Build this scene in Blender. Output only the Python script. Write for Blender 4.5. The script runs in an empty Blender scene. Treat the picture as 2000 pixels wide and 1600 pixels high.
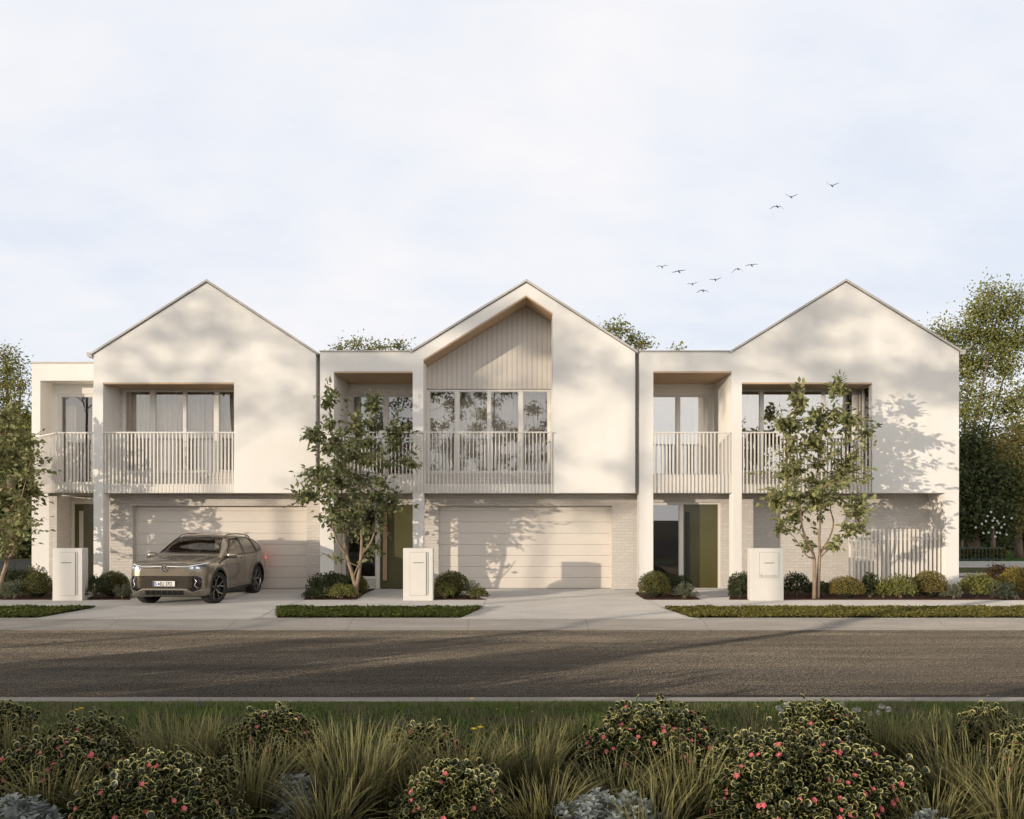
# what stands on the camera's side of the road: x, y, crown bottom, top, radius, clumps, what tells it apart
SHADE_TREES = [(-44.4, -3.0, 9.2, 13.4, 4.2, 28, 'tall leafy tree across the road whose crown shades the first gable'),
               (-38.0, -3.4, 7.4, 12.4, 3.2, 38, 'dense tall tree across the road whose crown shades the middle balcony'),
               (-27.0, -3.0, 9.6, 12.6, 3.6, 21, 'high crowned tree across the road that shades the last gable'),
               (-33.4, -3.2, 10.6, 13.4, 2.2, 12, 'thin topped tree across the road that shades the middle gable slope'),
               (-14.9, 2.0, 8.6, 13.0, 2.6, 20, 'thick stemmed tree by the near kerb whose trunk shadow crosses the asphalt'),
               (-7.5, -22.0, 2.5, 14.5, 3.9, 60, 'broad tree mirrored in the left panes of the middle window'),
               (-1.5, -24.0, 2.5, 15.0, 3.9, 60, 'broad tree behind the planting, mirrored in the centre panes of the middle window'),
               (4.5, -22.5, 2.5, 14.0, 3.9, 56, 'round tree behind the planting, mirrored in the right panes of the middle window')]
SHADING_SHRUBS = [(-5.4, 5.2, .8, .70), (-6.6, 6.6, .8, .70), (-7.6, 5.0, .9, .95), (-9.2, 6.4, .9, 1.15), (-3.8, 2.2, .8, .55), (-5.6, 2.9, .9, .8), (-11.0, 5.6, 1.0, 1.4), (-13.0, 6.8, 1.0, 1.4), (-16.5, 6.0, 1.1, 1.5)]
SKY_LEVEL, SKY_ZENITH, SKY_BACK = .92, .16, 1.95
SUN_POWER, SUN_ANGLE, SUN_COL = 3.0, .48, (1.0, .86, .68)
EXPOSURE = 0.25
import bpy, bmesh, math, random
import numpy as np
from mathutils import Vector, Matrix
from mathutils.bvhtree import BVHTree

scene = bpy.context.scene
COL = scene.collection
R = math.radians
FOC, CX, CY, HC = 1728.0, 1000.0, 1005.0, 2.11     # focal length in photo pixels, principal point, eye height


def PX(px, Y):
    return (px - CX) * Y / FOC


def PZ(py, Y):
    return HC - (py - CY) * Y / FOC


# sun: low, from behind the camera on the left
SUN_AZ, SUN_EL = 53.5, 5.7
SUN_DIR = Vector((-math.sin(R(SUN_AZ)) * math.cos(R(SUN_EL)), -math.cos(R(SUN_AZ)) * math.cos(R(SUN_EL)), math.sin(R(SUN_EL))))


# ---------------------------------------------------------------- mesh helpers
def link_mesh(name, me, mat=None, parent=None, loc=None):
    o = bpy.data.objects.new(name, me)
    COL.objects.link(o)
    if mat is not None:
        for m in (mat if isinstance(mat, (list, tuple)) else [mat]):
            me.materials.append(m)
    if parent is not None:
        o.parent = parent
    if loc is not None:
        o.location = loc
    return o


def tag(o, label=None, cat=None, group=None, kind=None):
    if label:
        o['label'] = label
    if cat:
        o['category'] = cat
    if group:
        o['group'] = group
    if kind:
        o['kind'] = kind
    return o


def empty(name, loc=(0, 0, 0), rz=0.0):
    o = bpy.data.objects.new(name, None)
    o.empty_display_size = 0.2
    COL.objects.link(o)
    o.location = loc
    o.rotation_euler = (0, 0, rz)
    return o


class MB:
    """collects boxes, prisms and tubes; build() links them as one mesh"""

    def __init__(self):
        self.v, self.f, self.mi = [], [], []

    def add(self, vs, fs, mi=0):
        b = len(self.v)
        self.v += [tuple(p) for p in vs]
        for f in fs:
            self.f.append(tuple(b + i for i in f))
            self.mi.append(mi)
        return self

    def box(self, x0, x1, y0, y1, z0, z1, mi=0):
        x0, x1 = min(x0, x1), max(x0, x1)
        y0, y1 = min(y0, y1), max(y0, y1)
        z0, z1 = min(z0, z1), max(z0, z1)
        vs = [(x0, y0, z0), (x1, y0, z0), (x1, y1, z0), (x0, y1, z0), (x0, y0, z1), (x1, y0, z1), (x1, y1, z1), (x0, y1, z1)]
        fs = [(0, 3, 2, 1), (4, 5, 6, 7), (0, 1, 5, 4), (1, 2, 6, 5), (2, 3, 7, 6), (3, 0, 4, 7)]
        return self.add(vs, fs, mi)

    def prism(self, poly, y0, y1, mi=0):
        """polygon in (x, z) extruded from y0 to y1"""
        n = len(poly)
        area = sum(poly[i][0] * poly[(i + 1) % n][1] - poly[(i + 1) % n][0] * poly[i][1] for i in range(n))
        if area < 0:
            poly = poly[::-1]
        vs = [(x, y0, z) for x, z in poly] + [(x, y1, z) for x, z in poly]
        fs = [tuple(range(n)), tuple(range(2 * n - 1, n - 1, -1))]
        for i in range(n):
            j = (i + 1) % n
            fs.append((i, i + n, j + n, j))
        return self.add(vs, fs, mi)

    def vprism(self, poly, z0, z1, mi=0):
        """polygon in (x, y) extruded from z0 to z1 (z1 may be a function of x, y)"""
        n = len(poly)
        area = sum(poly[i][0] * poly[(i + 1) % n][1] - poly[(i + 1) % n][0] * poly[i][1] for i in range(n))
        if area < 0:
            poly = poly[::-1]
        zt = z1 if callable(z1) else (lambda x, y: z1)
        vs = [(x, y, z0) for x, y in poly] + [(x, y, zt(x, y)) for x, y in poly]
        fs = [tuple(range(n - 1, -1, -1)), tuple(range(n, 2 * n))]
        for i in range(n):
            j = (i + 1) % n
            fs.append((i, j, j + n, i + n))
        return self.add(vs, fs, mi)

    def tube(self, pts, rad, n=8, mi=0, cap=True):
        pts = [Vector(p) for p in pts]
        if not hasattr(rad, '__len__'):
            rad = [rad] * len(pts)
        rings = []
        t0 = (pts[1] - pts[0]).normalized()
        u = t0.orthogonal().normalized()
        for i, p in enumerate(pts):
            a = pts[max(i - 1, 0)]
            b = pts[min(i + 1, len(pts) - 1)]
            t = (b - a)
            t = t.normalized() if t.length > 1e-9 else t0
            u = (u - t * u.dot(t))
            u = u.normalized() if u.length > 1e-6 else t.orthogonal().normalized()
            w = t.cross(u)
            rings.append([p + (u * math.cos(2 * math.pi * k / n) + w * math.sin(2 * math.pi * k / n)) * rad[i] for k in range(n)])
        vs = [q for r in rings for q in r]
        fs = []
        for i in range(len(pts) - 1):
            for k in range(n):
                k2 = (k + 1) % n
                fs.append((i * n + k, i * n + k2, (i + 1) * n + k2, (i + 1) * n + k))
        if cap:
            fs.append(tuple(range(n - 1, -1, -1)))
            fs.append(tuple((len(pts) - 1) * n + k for k in range(n)))
        return self.add(vs, fs, mi)

    def lathe(self, prof, axis='x', n=48, mi=0, c=(0, 0, 0), closed=False):
        """profile of (a, r): a along the axis, r the radius"""
        vs, fs = [], []
        m = len(prof)
        for k in range(n):
            t = 2 * math.pi * k / n
            for a, r in prof:
                if axis == 'x':
                    vs.append((c[0] + a, c[1] + r * math.cos(t), c[2] + r * math.sin(t)))
                elif axis == 'z':
                    vs.append((c[0] + r * math.cos(t), c[1] + r * math.sin(t), c[2] + a))
                else:
                    vs.append((c[0] + r * math.cos(t), c[1] + a, c[2] - r * math.sin(t)))
        for k in range(n):
            k2 = (k + 1) % n
            for j in range(m if closed else m - 1):
                j2 = (j + 1) % m
                fs.append((k * m + j, k * m + j2, k2 * m + j2, k2 * m + j))
        return self.add(vs, fs, mi)

    def wall(self, x0, x1, z0, z1, y0, y1, holes=(), mi=0):
        """a wall slab in x and z with rectangular holes (xa, xb, za, zb)"""
        xs = sorted({x0, x1} | {min(max(h[i], x0), x1) for h in holes for i in (0, 1)})
        zs = sorted({z0, z1} | {min(max(h[i], z0), z1) for h in holes for i in (2, 3)})
        nx, nz = len(xs) - 1, len(zs) - 1

        def solid(i, k):
            if i < 0 or k < 0 or i >= nx or k >= nz:
                return False
            cx, cz = (xs[i] + xs[i + 1]) / 2, (zs[k] + zs[k + 1]) / 2
            return not any(h[0] < cx < h[1] and h[2] < cz < h[3] for h in holes)
        for i in range(nx):
            for k in range(nz):
                if not solid(i, k):
                    continue
                a, b, c, d = xs[i], xs[i + 1], zs[k], zs[k + 1]
                self.add([(a, y0, c), (b, y0, c), (b, y0, d), (a, y0, d)], [(0, 1, 2, 3)], mi)
                self.add([(a, y1, c), (b, y1, c), (b, y1, d), (a, y1, d)], [(3, 2, 1, 0)], mi)
                if not solid(i - 1, k):
                    self.add([(a, y0, c), (a, y1, c), (a, y1, d), (a, y0, d)], [(3, 2, 1, 0)], mi)
                if not solid(i + 1, k):
                    self.add([(b, y0, c), (b, y1, c), (b, y1, d), (b, y0, d)], [(0, 1, 2, 3)], mi)
                if not solid(i, k - 1):
                    self.add([(a, y0, c), (b, y0, c), (b, y1, c), (a, y1, c)], [(3, 2, 1, 0)], mi)
                if not solid(i, k + 1):
                    self.add([(a, y0, d), (b, y0, d), (b, y1, d), (a, y1, d)], [(0, 1, 2, 3)], mi)
        return self

    def build(self, name, mat=None, parent=None, smooth=False, bevel=0.0, segs=2, local=None):
        me = bpy.data.meshes.new(name)
        v = self.v if local is None else [(a - local[0], b - local[1], c - local[2]) for a, b, c in self.v]
        me.from_pydata(v, [], self.f)
        o = link_mesh(name, me, mat, parent)
        if local is not None and parent is None:
            o.location = local
        if any(self.mi):
            me.polygons.foreach_set('material_index', self.mi)
        if smooth:
            me.polygons.foreach_set('use_smooth', [True] * len(me.polygons))
        me.update()
        if bevel:
            m = o.modifiers.new('bevel', 'BEVEL')
            m.width = bevel
            m.segments = segs
            m.limit_method = 'ANGLE'
            m.angle_limit = R(40)
            m.harden_normals = False
        return o


# ---------------------------------------------------------------- numpy helpers for foliage
def np_mesh(name, V, faces_list, smooth=False, attr=None):
    """faces_list: arrays (n, k) of vertex indices"""
    me = bpy.data.meshes.new(name)
    V = np.asarray(V, np.float32)
    me.vertices.add(len(V))
    me.vertices.foreach_set('co', V.ravel())
    loops = np.concatenate([f.ravel() for f in faces_list]).astype(np.int32)
    tot = np.concatenate([np.full(len(f), f.shape[1], np.int32) for f in faces_list])
    start = np.concatenate([[0], np.cumsum(tot)[:-1]]).astype(np.int32)
    me.loops.add(len(loops))
    me.loops.foreach_set('vertex_index', loops)
    me.polygons.add(len(tot))
    me.polygons.foreach_set('loop_start', start)
    if smooth:
        me.polygons.foreach_set('use_smooth', np.ones(len(tot), bool))
    me.update(calc_edges=True)
    if attr is not None:
        for k, a in attr.items():
            at = me.attributes.new(k, 'FLOAT', 'POINT')
            at.data.foreach_set('value', np.asarray(a, np.float32))
    return me


LEAF_V = np.array([(0, 0, 0), (0, .33, -.03), (0, .68, -.02), (0, 1, -.10),
                   (-.22, .25, .05), (-.23, .58, .05), (.22, .25, .05), (.23, .58, .05)], float)
LEAF_F3 = np.array([(0, 1, 4), (2, 3, 5), (1, 0, 6), (3, 2, 7)])
LEAF_F4 = np.array([(1, 2, 5, 4), (2, 1, 6, 7)])
SMALL_V = np.array([(0, 0, 0), (.27, .5, .06), (0, 1, -.04), (-.27, .5, .06)], float)
SMALL_F3 = np.array([(0, 1, 2), (0, 2, 3)])
SMALL_F4 = np.zeros((0, 4), int)
# obovate leaf with a margin ring (edge attribute: 1 on the margin)
OBO_V = np.array([(0, .05, 0), (0, .4, -.02), (0, .88, .0),
                  (-.16, .3, .03), (-.285, .66, .08), (.16, .3, .03), (.285, .66, .08),
                  (0, 0, 0), (-.2, .28, .06), (-.36, .68, .13), (0, 1, .04), (.2, .28, .06), (.36, .68, .13), (-.22, .92, .09), (.22, .92, .09)], float)
OBO_F3 = np.array([(0, 1, 3), (1, 0, 5), (7, 0, 3), (0, 7, 5)])
OBO_F4 = np.array([(1, 2, 4, 3), (2, 1, 5, 6), (7, 3, 8, 8), (3, 4, 9, 8), (4, 2, 13, 9), (2, 10, 13, 13), (5, 11, 12, 6), (2, 6, 12, 14)])
OBO_F3 = np.array([(0, 1, 3), (1, 0, 5), (7, 0, 3), (0, 7, 5), (7, 3, 8), (7, 11, 5), (2, 10, 13), (2, 14, 10)])
OBO_F4 = np.array([(1, 2, 4, 3), (2, 1, 5, 6), (3, 4, 9, 8), (4, 2, 13, 9), (5, 11, 12, 6), (2, 6, 12, 14)])
OBO_E = np.array([0, 0, .15, .05, .1, .05, .1, .1, .45, 1, 1, .45, 1, 1, 1], float)


def norm(a):
    return a / np.maximum(np.linalg.norm(a, axis=-1, keepdims=True), 1e-9)


def frames(d, n):
    """rotation matrices with local y along d and local z near n"""
    d = norm(d)
    x = norm(np.cross(d, n))
    z = np.cross(x, d)
    return np.stack([x, d, z], axis=-1)


def scatter(tv, f3, f4, Rm, T, S):
    """many copies of a template as one vertex and face array"""
    N, k = len(T), len(tv)
    V = np.einsum('nij,kj->nki', Rm, tv) * np.asarray(S).reshape(N, 1, -1) + T[:, None, :]
    off = (np.arange(N) * k)[:, None, None]
    fl = []
    if len(f3):
        fl.append((f3[None] + off).reshape(-1, 3))
    if len(f4):
        fl.append((f4[None] + off).reshape(-1, 4))
    return V.reshape(-1, 3), fl


def leaf_mesh(name, T, d, n, S, kind='leaf', smooth=False):
    tv, f3, f4 = {'leaf': (LEAF_V, LEAF_F3, LEAF_F4), 'small': (SMALL_V, SMALL_F3, SMALL_F4), 'obo': (OBO_V, OBO_F3, OBO_F4)}[kind]
    V, fl = scatter(tv, f3, f4, frames(d, n), T, S)
    attr = {'edge': np.tile(OBO_E, len(T))} if kind == 'obo' else None
    return np_mesh(name, V, fl, smooth, attr)


def blade_mesh(name, P, h, ang, bend, width, rng, K=6, twist=True):
    """grass blades: base points, heights, lean azimuth, bend 0..1, width"""
    N = len(P)
    t = np.linspace(0, 1, K)[None, :]
    h = np.asarray(h)[:, None]
    b = np.asarray(bend)[:, None]
    dirx, diry = np.cos(ang)[:, None], np.sin(ang)[:, None]
    out = h * (b * 0.25 * t + b * 0.9 * t ** 2.2)
    up = h * (t - 0.42 * b * t ** 2.5 - 0.25 * np.maximum(b - .75, 0) * t ** 3)
    cx = P[:, 0:1] + dirx * out
    cy = P[:, 1:2] + diry * out
    cz = P[:, 2:3] + up
    tw = rng.uniform(0, math.pi, N)[:, None] if twist else (np.asarray(ang) + math.pi / 2)[:, None]
    w = np.asarray(width)[:, None] * (1 - t ** 1.6) * 0.5 + 0.0002
    sx, sy = np.cos(tw) * w, np.sin(tw) * w
    L = np.stack([cx - sx, cy - sy, cz], -1)
    Rr = np.stack([cx + sx, cy + sy, cz], -1)
    V = np.stack([L, Rr], 2).reshape(N * K * 2, 3)
    i = (np.arange(N) * K * 2)[:, None] + (np.arange(K - 1) * 2)[None, :]
    F = np.stack([i, i + 1, i + 3, i + 2], -1).reshape(-1, 4)
    tip = np.repeat(np.broadcast_to(t, (N, K)).reshape(-1), 2)
    return np_mesh(name, V, [F], True, {'tip': tip})
# ---------------------------------------------------------------- materials
def new_mat(name):
    m = bpy.data.materials.new(name)
    m.use_nodes = True
    nt = m.node_tree
    return m, nt, nt.nodes['Principled BSDF'], nt.nodes['Material Output']


class G:
    """short node-graph writer"""

    def __init__(self, nt):
        self.nt = nt

    def n(self, t, **kw):
        nd = self.nt.nodes.new(t)
        for k, v in kw.items():
            setattr(nd, k, v)
        return nd

    def l(self, a, b):
        self.nt.links.new(a, b)

    def noise(self, vec, scale, detail=4, rough=.55, dist=0.0):
        n = self.n('ShaderNodeTexNoise')
        n.inputs['Scale'].default_value = scale
        n.inputs['Detail'].default_value = detail
        n.inputs['Roughness'].default_value = rough
        n.inputs['Distortion'].default_value = dist
        if vec is not None:
            self.l(vec, n.inputs['Vector'])
        return n.outputs['Fac']

    def ramp(self, fac, stops, interp='LINEAR'):
        r = self.n('ShaderNodeValToRGB')
        r.color_ramp.interpolation = interp
        e = r.color_ramp.elements
        while len(e) < len(stops):
            e.new(0.5)
        for el, (p, c) in zip(e, stops):
            el.position = p
            el.color = (*c, 1) if len(c) == 3 else c
        self.l(fac, r.inputs[0])
        return r.outputs[0]

    def mix(self, fac, a, b, mode='MIX'):
        m = self.n('ShaderNodeMix', data_type='RGBA', blend_type=mode)
        for s, v in ((m.inputs[0], fac), (m.inputs[6], a), (m.inputs[7], b)):
            if hasattr(v, 'links'):
                self.l(v, s)
            else:
                s.default_value = v if not isinstance(v, tuple) else ((*v, 1) if len(v) == 3 else v)
        return m.outputs[2]

    def math(self, op, a, b=0.0, clamp=False):
        m = self.n('ShaderNodeMath', operation=op, use_clamp=clamp)
        for s, v in ((m.inputs[0], a), (m.inputs[1], b)):
            if hasattr(v, 'links'):
                self.l(v, s)
            else:
                s.default_value = v
        return m.outputs[0]

    def bump(self, h, strength=.3, dist=.01):
        b = self.n('ShaderNodeBump')
        b.inputs['Strength'].default_value = strength
        b.inputs['Distance'].default_value = dist
        self.l(h, b.inputs['Height'])
        return b.outputs[0]

    def obj(self):
        return self.n('ShaderNodeTexCoord').outputs['Object']

    def pos(self):
        return self.n('ShaderNodeNewGeometry').outputs['Position']

    def scale(self, vec, s):
        m = self.n('ShaderNodeMapping')
        m.inputs['Scale'].default_value = s
        self.l(vec, m.inputs['Vector'])
        return m.outputs[0]


def plain(name, col, rough=.5, metal=0.0, spec=.5, coat=0.0, var=.06, nscale=3.0, bump=0.0, bscale=80.0):
    m, nt, b, out = new_mat(name)
    g = G(nt)
    p = g.obj()
    f = g.noise(p, nscale, 5)
    c = g.ramp(f, [(.3, tuple(x * (1 - var) for x in col)), (.7, tuple(min(1, x * (1 + var)) for x in col))])
    g.l(c, b.inputs['Base Color'])
    b.inputs['Roughness'].default_value = rough
    b.inputs['Metallic'].default_value = metal
    b.inputs['Specular IOR Level'].default_value = spec
    b.inputs['Coat Weight'].default_value = coat
    if bump:
        g.l(g.bump(g.noise(p, bscale, 4), bump, .004), b.inputs['Normal'])
    return m


def emit_mat(name, col, strength, base=(.3, .02, .02)):
    m, nt, b, out = new_mat(name)
    b.inputs['Base Color'].default_value = (*base, 1)
    b.inputs['Emission Color'].default_value = (*col, 1)
    b.inputs['Emission Strength'].default_value = strength
    b.inputs['Roughness'].default_value = .2
    return m


def render_wall():
    m, nt, b, out = new_mat('white_render')
    g = G(nt)
    p = g.pos()
    big = g.noise(p, .9, 5, .6)
    streak = g.noise(g.scale(p, (3.0, 3.0, .35)), 1.0, 4)
    f = g.math('ADD', g.math('MULTIPLY', big, .6), g.math('MULTIPLY', streak, .4))
    c = g.ramp(f, [(.35, (.78, .75, .70)), (.65, (.83, .805, .765))])
    g.l(c, b.inputs['Base Color'])
    b.inputs['Roughness'].default_value = .85
    b.inputs['Specular IOR Level'].default_value = .25
    h = g.math('ADD', g.noise(p, 160, 3), g.math('MULTIPLY', g.noise(p, 14, 3), .8))
    g.l(g.bump(h, .16, .004), b.inputs['Normal'])
    return m


def brick_mat():
    m, nt, b, out = new_mat('painted_brick')
    g = G(nt)
    p = g.pos()
    s = g.n('ShaderNodeSeparateXYZ')
    g.l(p, s.inputs[0])
    cmb = g.n('ShaderNodeCombineXYZ')
    g.l(g.math('ADD', s.outputs[0], s.outputs[1]), cmb.inputs[0])
    g.l(s.outputs[2], cmb.inputs[1])
    br = g.n('ShaderNodeTexBrick')
    br.offset = .5
    g.l(cmb.outputs[0], br.inputs['Vector'])
    for k, v in (('Scale', 1.0), ('Mortar Size', .006), ('Mortar Smooth', .35), ('Bias', 0.0), ('Brick Width', .24), ('Row Height', .086)):
        br.inputs[k].default_value = v
    br.inputs['Color1'].default_value = (.66, .615, .565, 1)
    br.inputs['Color2'].default_value = (.60, .56, .515, 1)
    br.inputs['Mortar'].default_value = (.55, .51, .465, 1)
    n = g.noise(p, 22, 5, .65)
    c = g.mix(.55, br.outputs['Color'], g.ramp(n, [(.3, (.72, .72, .72)), (.7, (1.05, 1.05, 1.05))]), 'MULTIPLY')
    g.l(c, b.inputs['Base Color'])
    b.inputs['Roughness'].default_value = .8
    b.inputs['Specular IOR Level'].default_value = .3
    inv = g.math('SUBTRACT', 1.0, br.outputs['Fac'])
    # each brick sits a little differently
    rnd = g.math('MULTIPLY', br.outputs['Color'], .6)
    h = g.math('ADD', g.math('ADD', inv, g.math('MULTIPLY', n, .35)), rnd)
    g.l(g.bump(h, .55, .008), b.inputs['Normal'])
    return m


def wood_mat(name, c1, c2, axis=0, board=.12):
    m, nt, b, out = new_mat(name)
    g = G(nt)
    p = g.pos()
    sc = [10, 10, 10]
    sc[axis] = .8
    f = g.noise(g.scale(p, tuple(sc)), 2.2, 6, .6, .4)
    c = g.ramp(f, [(.3, c1), (.7, c2)])
    s = g.n('ShaderNodeSeparateXYZ')
    g.l(p, s.inputs[0])
    w = g.math('FRACT', g.math('DIVIDE', s.outputs[1 if axis == 0 else 0], board))
    gap = g.math('GREATER_THAN', w, .07)
    c = g.mix(gap, tuple(x * .25 for x in c1), c)
    g.l(c, b.inputs['Base Color'])
    b.inputs['Roughness'].default_value = .5
    g.l(g.bump(g.math('ADD', f, g.math('MULTIPLY', gap, 1.5)), .3, .004), b.inputs['Normal'])
    return m


def glass_mat(name, refl=.30, tint=(.72, .73, .74), rough=.0, wob=.0):
    m, nt, b, out = new_mat(name)
    g = G(nt)
    nt.nodes.remove(b)
    tr = g.n('ShaderNodeBsdfTransparent')
    tr.inputs[0].default_value = (*tint, 1)
    gl = g.n('ShaderNodeBsdfGlossy')
    gl.inputs['Roughness'].default_value = rough
    gl.inputs['Color'].default_value = (.95, .95, .95, 1)
    if wob:
        g.l(g.bump(g.noise(g.pos(), 1.1, 2), wob, .02), gl.inputs['Normal'])
    fr = g.n('ShaderNodeFresnel')
    fr.inputs[0].default_value = 1.5
    f = g.math('ADD', g.math('MULTIPLY', fr.outputs[0], 1.0), refl, True)
    mx = g.n('ShaderNodeMixShader')
    g.l(f, mx.inputs[0])
    g.l(tr.outputs[0], mx.inputs[1])
    g.l(gl.outputs[0], mx.inputs[2])
    g.l(mx.outputs[0], out.inputs[0])
    return m


def leaf_mat(name, cols, trans=.35, edge=None, rough=.55, tip=None, spec=.35, patch=None):
    """cols: colours picked per leaf; light partly passes through the leaf"""
    m, nt, b, out = new_mat(name)
    g = G(nt)
    rnd = g.n('ShaderNodeNewGeometry').outputs['Random Per Island']
    k = len(cols)
    c = g.ramp(rnd, [(i / max(k - 1, 1), col) for i, col in enumerate(cols)])
    if patch is not None:      # blotches of another colour through the whole plant
        f = g.ramp(g.noise(g.obj(), patch[1], 3), [(.42, (0, 0, 0)), (.6, (1, 1, 1))])
        c = g.mix(f, c, patch[0])
    if edge is not None:
        a = g.n('ShaderNodeAttribute', attribute_name='edge')
        f = g.math('GREATER_THAN', a.outputs['Fac'], .45)
        c = g.mix(f, c, edge)
    if tip is not None:
        a = g.n('ShaderNodeAttribute', attribute_name='tip')
        f = g.math('MULTIPLY', g.math('POWER', a.outputs['Fac'], 2.2), .95)
        c = g.mix(f, c, tip)
    g.l(c, b.inputs['Base Color'])
    b.inputs['Roughness'].default_value = rough
    b.inputs['Specular IOR Level'].default_value = spec
    t = g.n('ShaderNodeBsdfTranslucent')
    g.l(g.mix(.5, c, (.35, .4, .03), 'MIX') if trans > .3 else c, t.inputs[0])
    mx = g.n('ShaderNodeMixShader')
    mx.inputs[0].default_value = trans
    g.l(b.outputs[0], mx.inputs[1])
    g.l(t.outputs[0], mx.inputs[2])
    g.l(mx.outputs[0], out.inputs[0])
    return m


def bark_mat(name, c1, c2):
    m, nt, b, out = new_mat(name)
    g = G(nt)
    p = g.obj()
    f = g.noise(g.scale(p, (14, 14, 3.5)), 1.5, 6, .65)
    g.l(g.ramp(f, [(.32, c1), (.68, c2)]), b.inputs['Base Color'])
    b.inputs['Roughness'].default_value = .85
    g.l(g.bump(f, .6, .01), b.inputs['Normal'])
    return m


def ground_mat(name, c1, c2, grain=220, grain_amt=.35, bump=.4, bdist=.006, sheen=0.0, sheen_col=(1, 1, 1), rough=.85, stain=None, stain_scale=(.5, 2.5, 1), srough=.5, spec=.12, tilt=0.0, joint=None):
    m, nt, b, out = new_mat(name)
    g = G(nt)
    p = g.pos()
    f = g.noise(g.scale(p, stain_scale), 1.0, 6, .62)
    c = g.ramp(f, [(.3, c1), (.7, c2)])
    gr = g.noise(p, grain, 2, .6)
    c = g.mix(grain_amt, c, g.ramp(gr, [(.3, (.35, .35, .35)), (.5, (1, 1, 1)), (.72, (1.9, 1.9, 1.9))]), 'MULTIPLY')
    if stain is not None:
        s = g.ramp(g.noise(g.scale(p, (.25, .8, 1)), 1.0, 7, .7, .3), [(.45, (0, 0, 0)), (.75, (1, 1, 1))])
        c = g.mix(s, c, stain)
    if joint is not None:      # cast joints across the strip
        sx = g.n('ShaderNodeSeparateXYZ')
        g.l(p, sx.inputs[0])
        jf = g.math('LESS_THAN', g.math('FRACT', g.math('ADD', g.math('DIVIDE', sx.outputs[0], joint), 100.37)), .014 / joint)
        c = g.mix(g.math('MULTIPLY', jf, .6), c, (.10, .09, .08))
    g.l(c, b.inputs['Base Color'])
    b.inputs['Roughness'].default_value = rough
    b.inputs['Specular IOR Level'].default_value = spec
    b.inputs['Diffuse Roughness'].default_value = 1.0
    if sheen:
        wear = g.ramp(g.noise(g.scale(p, (.16, 1.5, 1)), 1.0, 6, .68, .4), [(.32, (sheen * .62,) * 3), (.5, (sheen,) * 3), (.68, (sheen * 1.6,) * 3)])
        g.l(wear, b.inputs['Sheen Weight'])
        b.inputs['Sheen Roughness'].default_value = srough
        b.inputs['Sheen Tint'].default_value = (*sheen_col, 1)
    vor = g.n('ShaderNodeTexVoronoi')
    vor.inputs['Scale'].default_value = grain * .45
    g.l(p, vor.inputs['Vector'])
    h = g.math('ADD', g.math('MULTIPLY', vor.outputs['Distance'], .8), gr)
    nrm = g.bump(h, bump, bdist)
    if tilt:        # rough aggregate: every grain faces its own way
        nz = g.n('ShaderNodeTexNoise')
        nz.inputs['Scale'].default_value = grain
        nz.inputs['Detail'].default_value = 1
        g.l(p, nz.inputs['Vector'])
        sub = g.n('ShaderNodeVectorMath', operation='SUBTRACT')
        g.l(nz.outputs['Color'], sub.inputs[0])
        sub.inputs[1].default_value = (.5, .5, .5)
        mul = g.n('ShaderNodeVectorMath', operation='MULTIPLY')
        g.l(sub.outputs[0], mul.inputs[0])
        mul.inputs[1].default_value = (tilt, tilt, 0)
        add = g.n('ShaderNodeVectorMath', operation='ADD')
        g.l(nrm, add.inputs[0])
        g.l(mul.outputs[0], add.inputs[1])
        nn = g.n('ShaderNodeVectorMath', operation='NORMALIZE')
        g.l(add.outputs[0], nn.inputs[0])
        nrm = nn.outputs[0]
    g.l(nrm, b.inputs['Normal'])
    return m


M = {}
M['render'] = render_wall()
M['brick'] = brick_mat()
M['soffit'] = wood_mat('timber_soffit', (.48, .32, .19), (.60, .42, .26), 0, .09)
M['handle_wood'] = wood_mat('handle_timber', (.34, .22, .12), (.45, .31, .18), 2, .5)
M['clad'] = plain('cladding_paint', (.60, .55, .49), .6, var=.03, nscale=1.2, bump=.05)
M['frame'] = plain('window_frame_paint', (.70, .67, .62), .4, var=.02)
M['garage'] = plain('garage_door_paint', (.68, .62, .55), .5, var=.025, nscale=1.0, bump=.04, bscale=120)
M['slat'] = plain('balustrade_paint', (.72, .68, .62), .45, var=.03)
M['roof'] = plain('roof_metal', (.52, .49, .45), .4, var=.04)
M['gap'] = plain('dark_gap_and_shadow', (.20, .185, .165), .6)  # dark joints, and the painted shadow line under the roof verges
M['door'] = plain('olive_door_paint', (.078, .070, .022), .35, var=.06, nscale=.8, coat=.15)
M['black'] = plain('black_metal', (.012, .012, .012), .35)
M['glass_curtained'] = glass_mat('curtained_glass', .06, (.92, .90, .87), wob=.012)
M['glass_sky'] = glass_mat('pale_glass', .24, (.90, .89, .87), wob=.012)
M['glass'] = glass_mat('window_glass', .07, (.92, .91, .89), wob=.012)
M['glass_clear'] = glass_mat('door_glass', .10, (.8, .8, .8))
M['interior'] = plain('interior_paint', (.76, .71, .66), .9)
M['int_dark'] = plain('interior_dark', (.10, .095, .09), .9)
M['curtain'] = plain('sheer_curtain', (.80, .75, .69), .9, var=.05)
M['mulch'] = ground_mat('mulch', (.05, .025, .018), (.09, .045, .03), 60, .5, .9, .03)
M['letterbox'] = plain('letterbox_render', (.68, .65, .60), .8, var=.03, bump=.08, bscale=150)
M['drive'] = ground_mat('exposed_aggregate', (.37, .35, .325), (.48, .455, .425), 90, .5, .35, .005, stain_scale=(.6, 1.4, 1))
M['path'] = ground_mat('path_concrete', (.39, .37, .35), (.46, .44, .415), 160, .25, .3, .004, joint=1.8, stain_scale=(.6, 1.4, 1))
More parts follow.
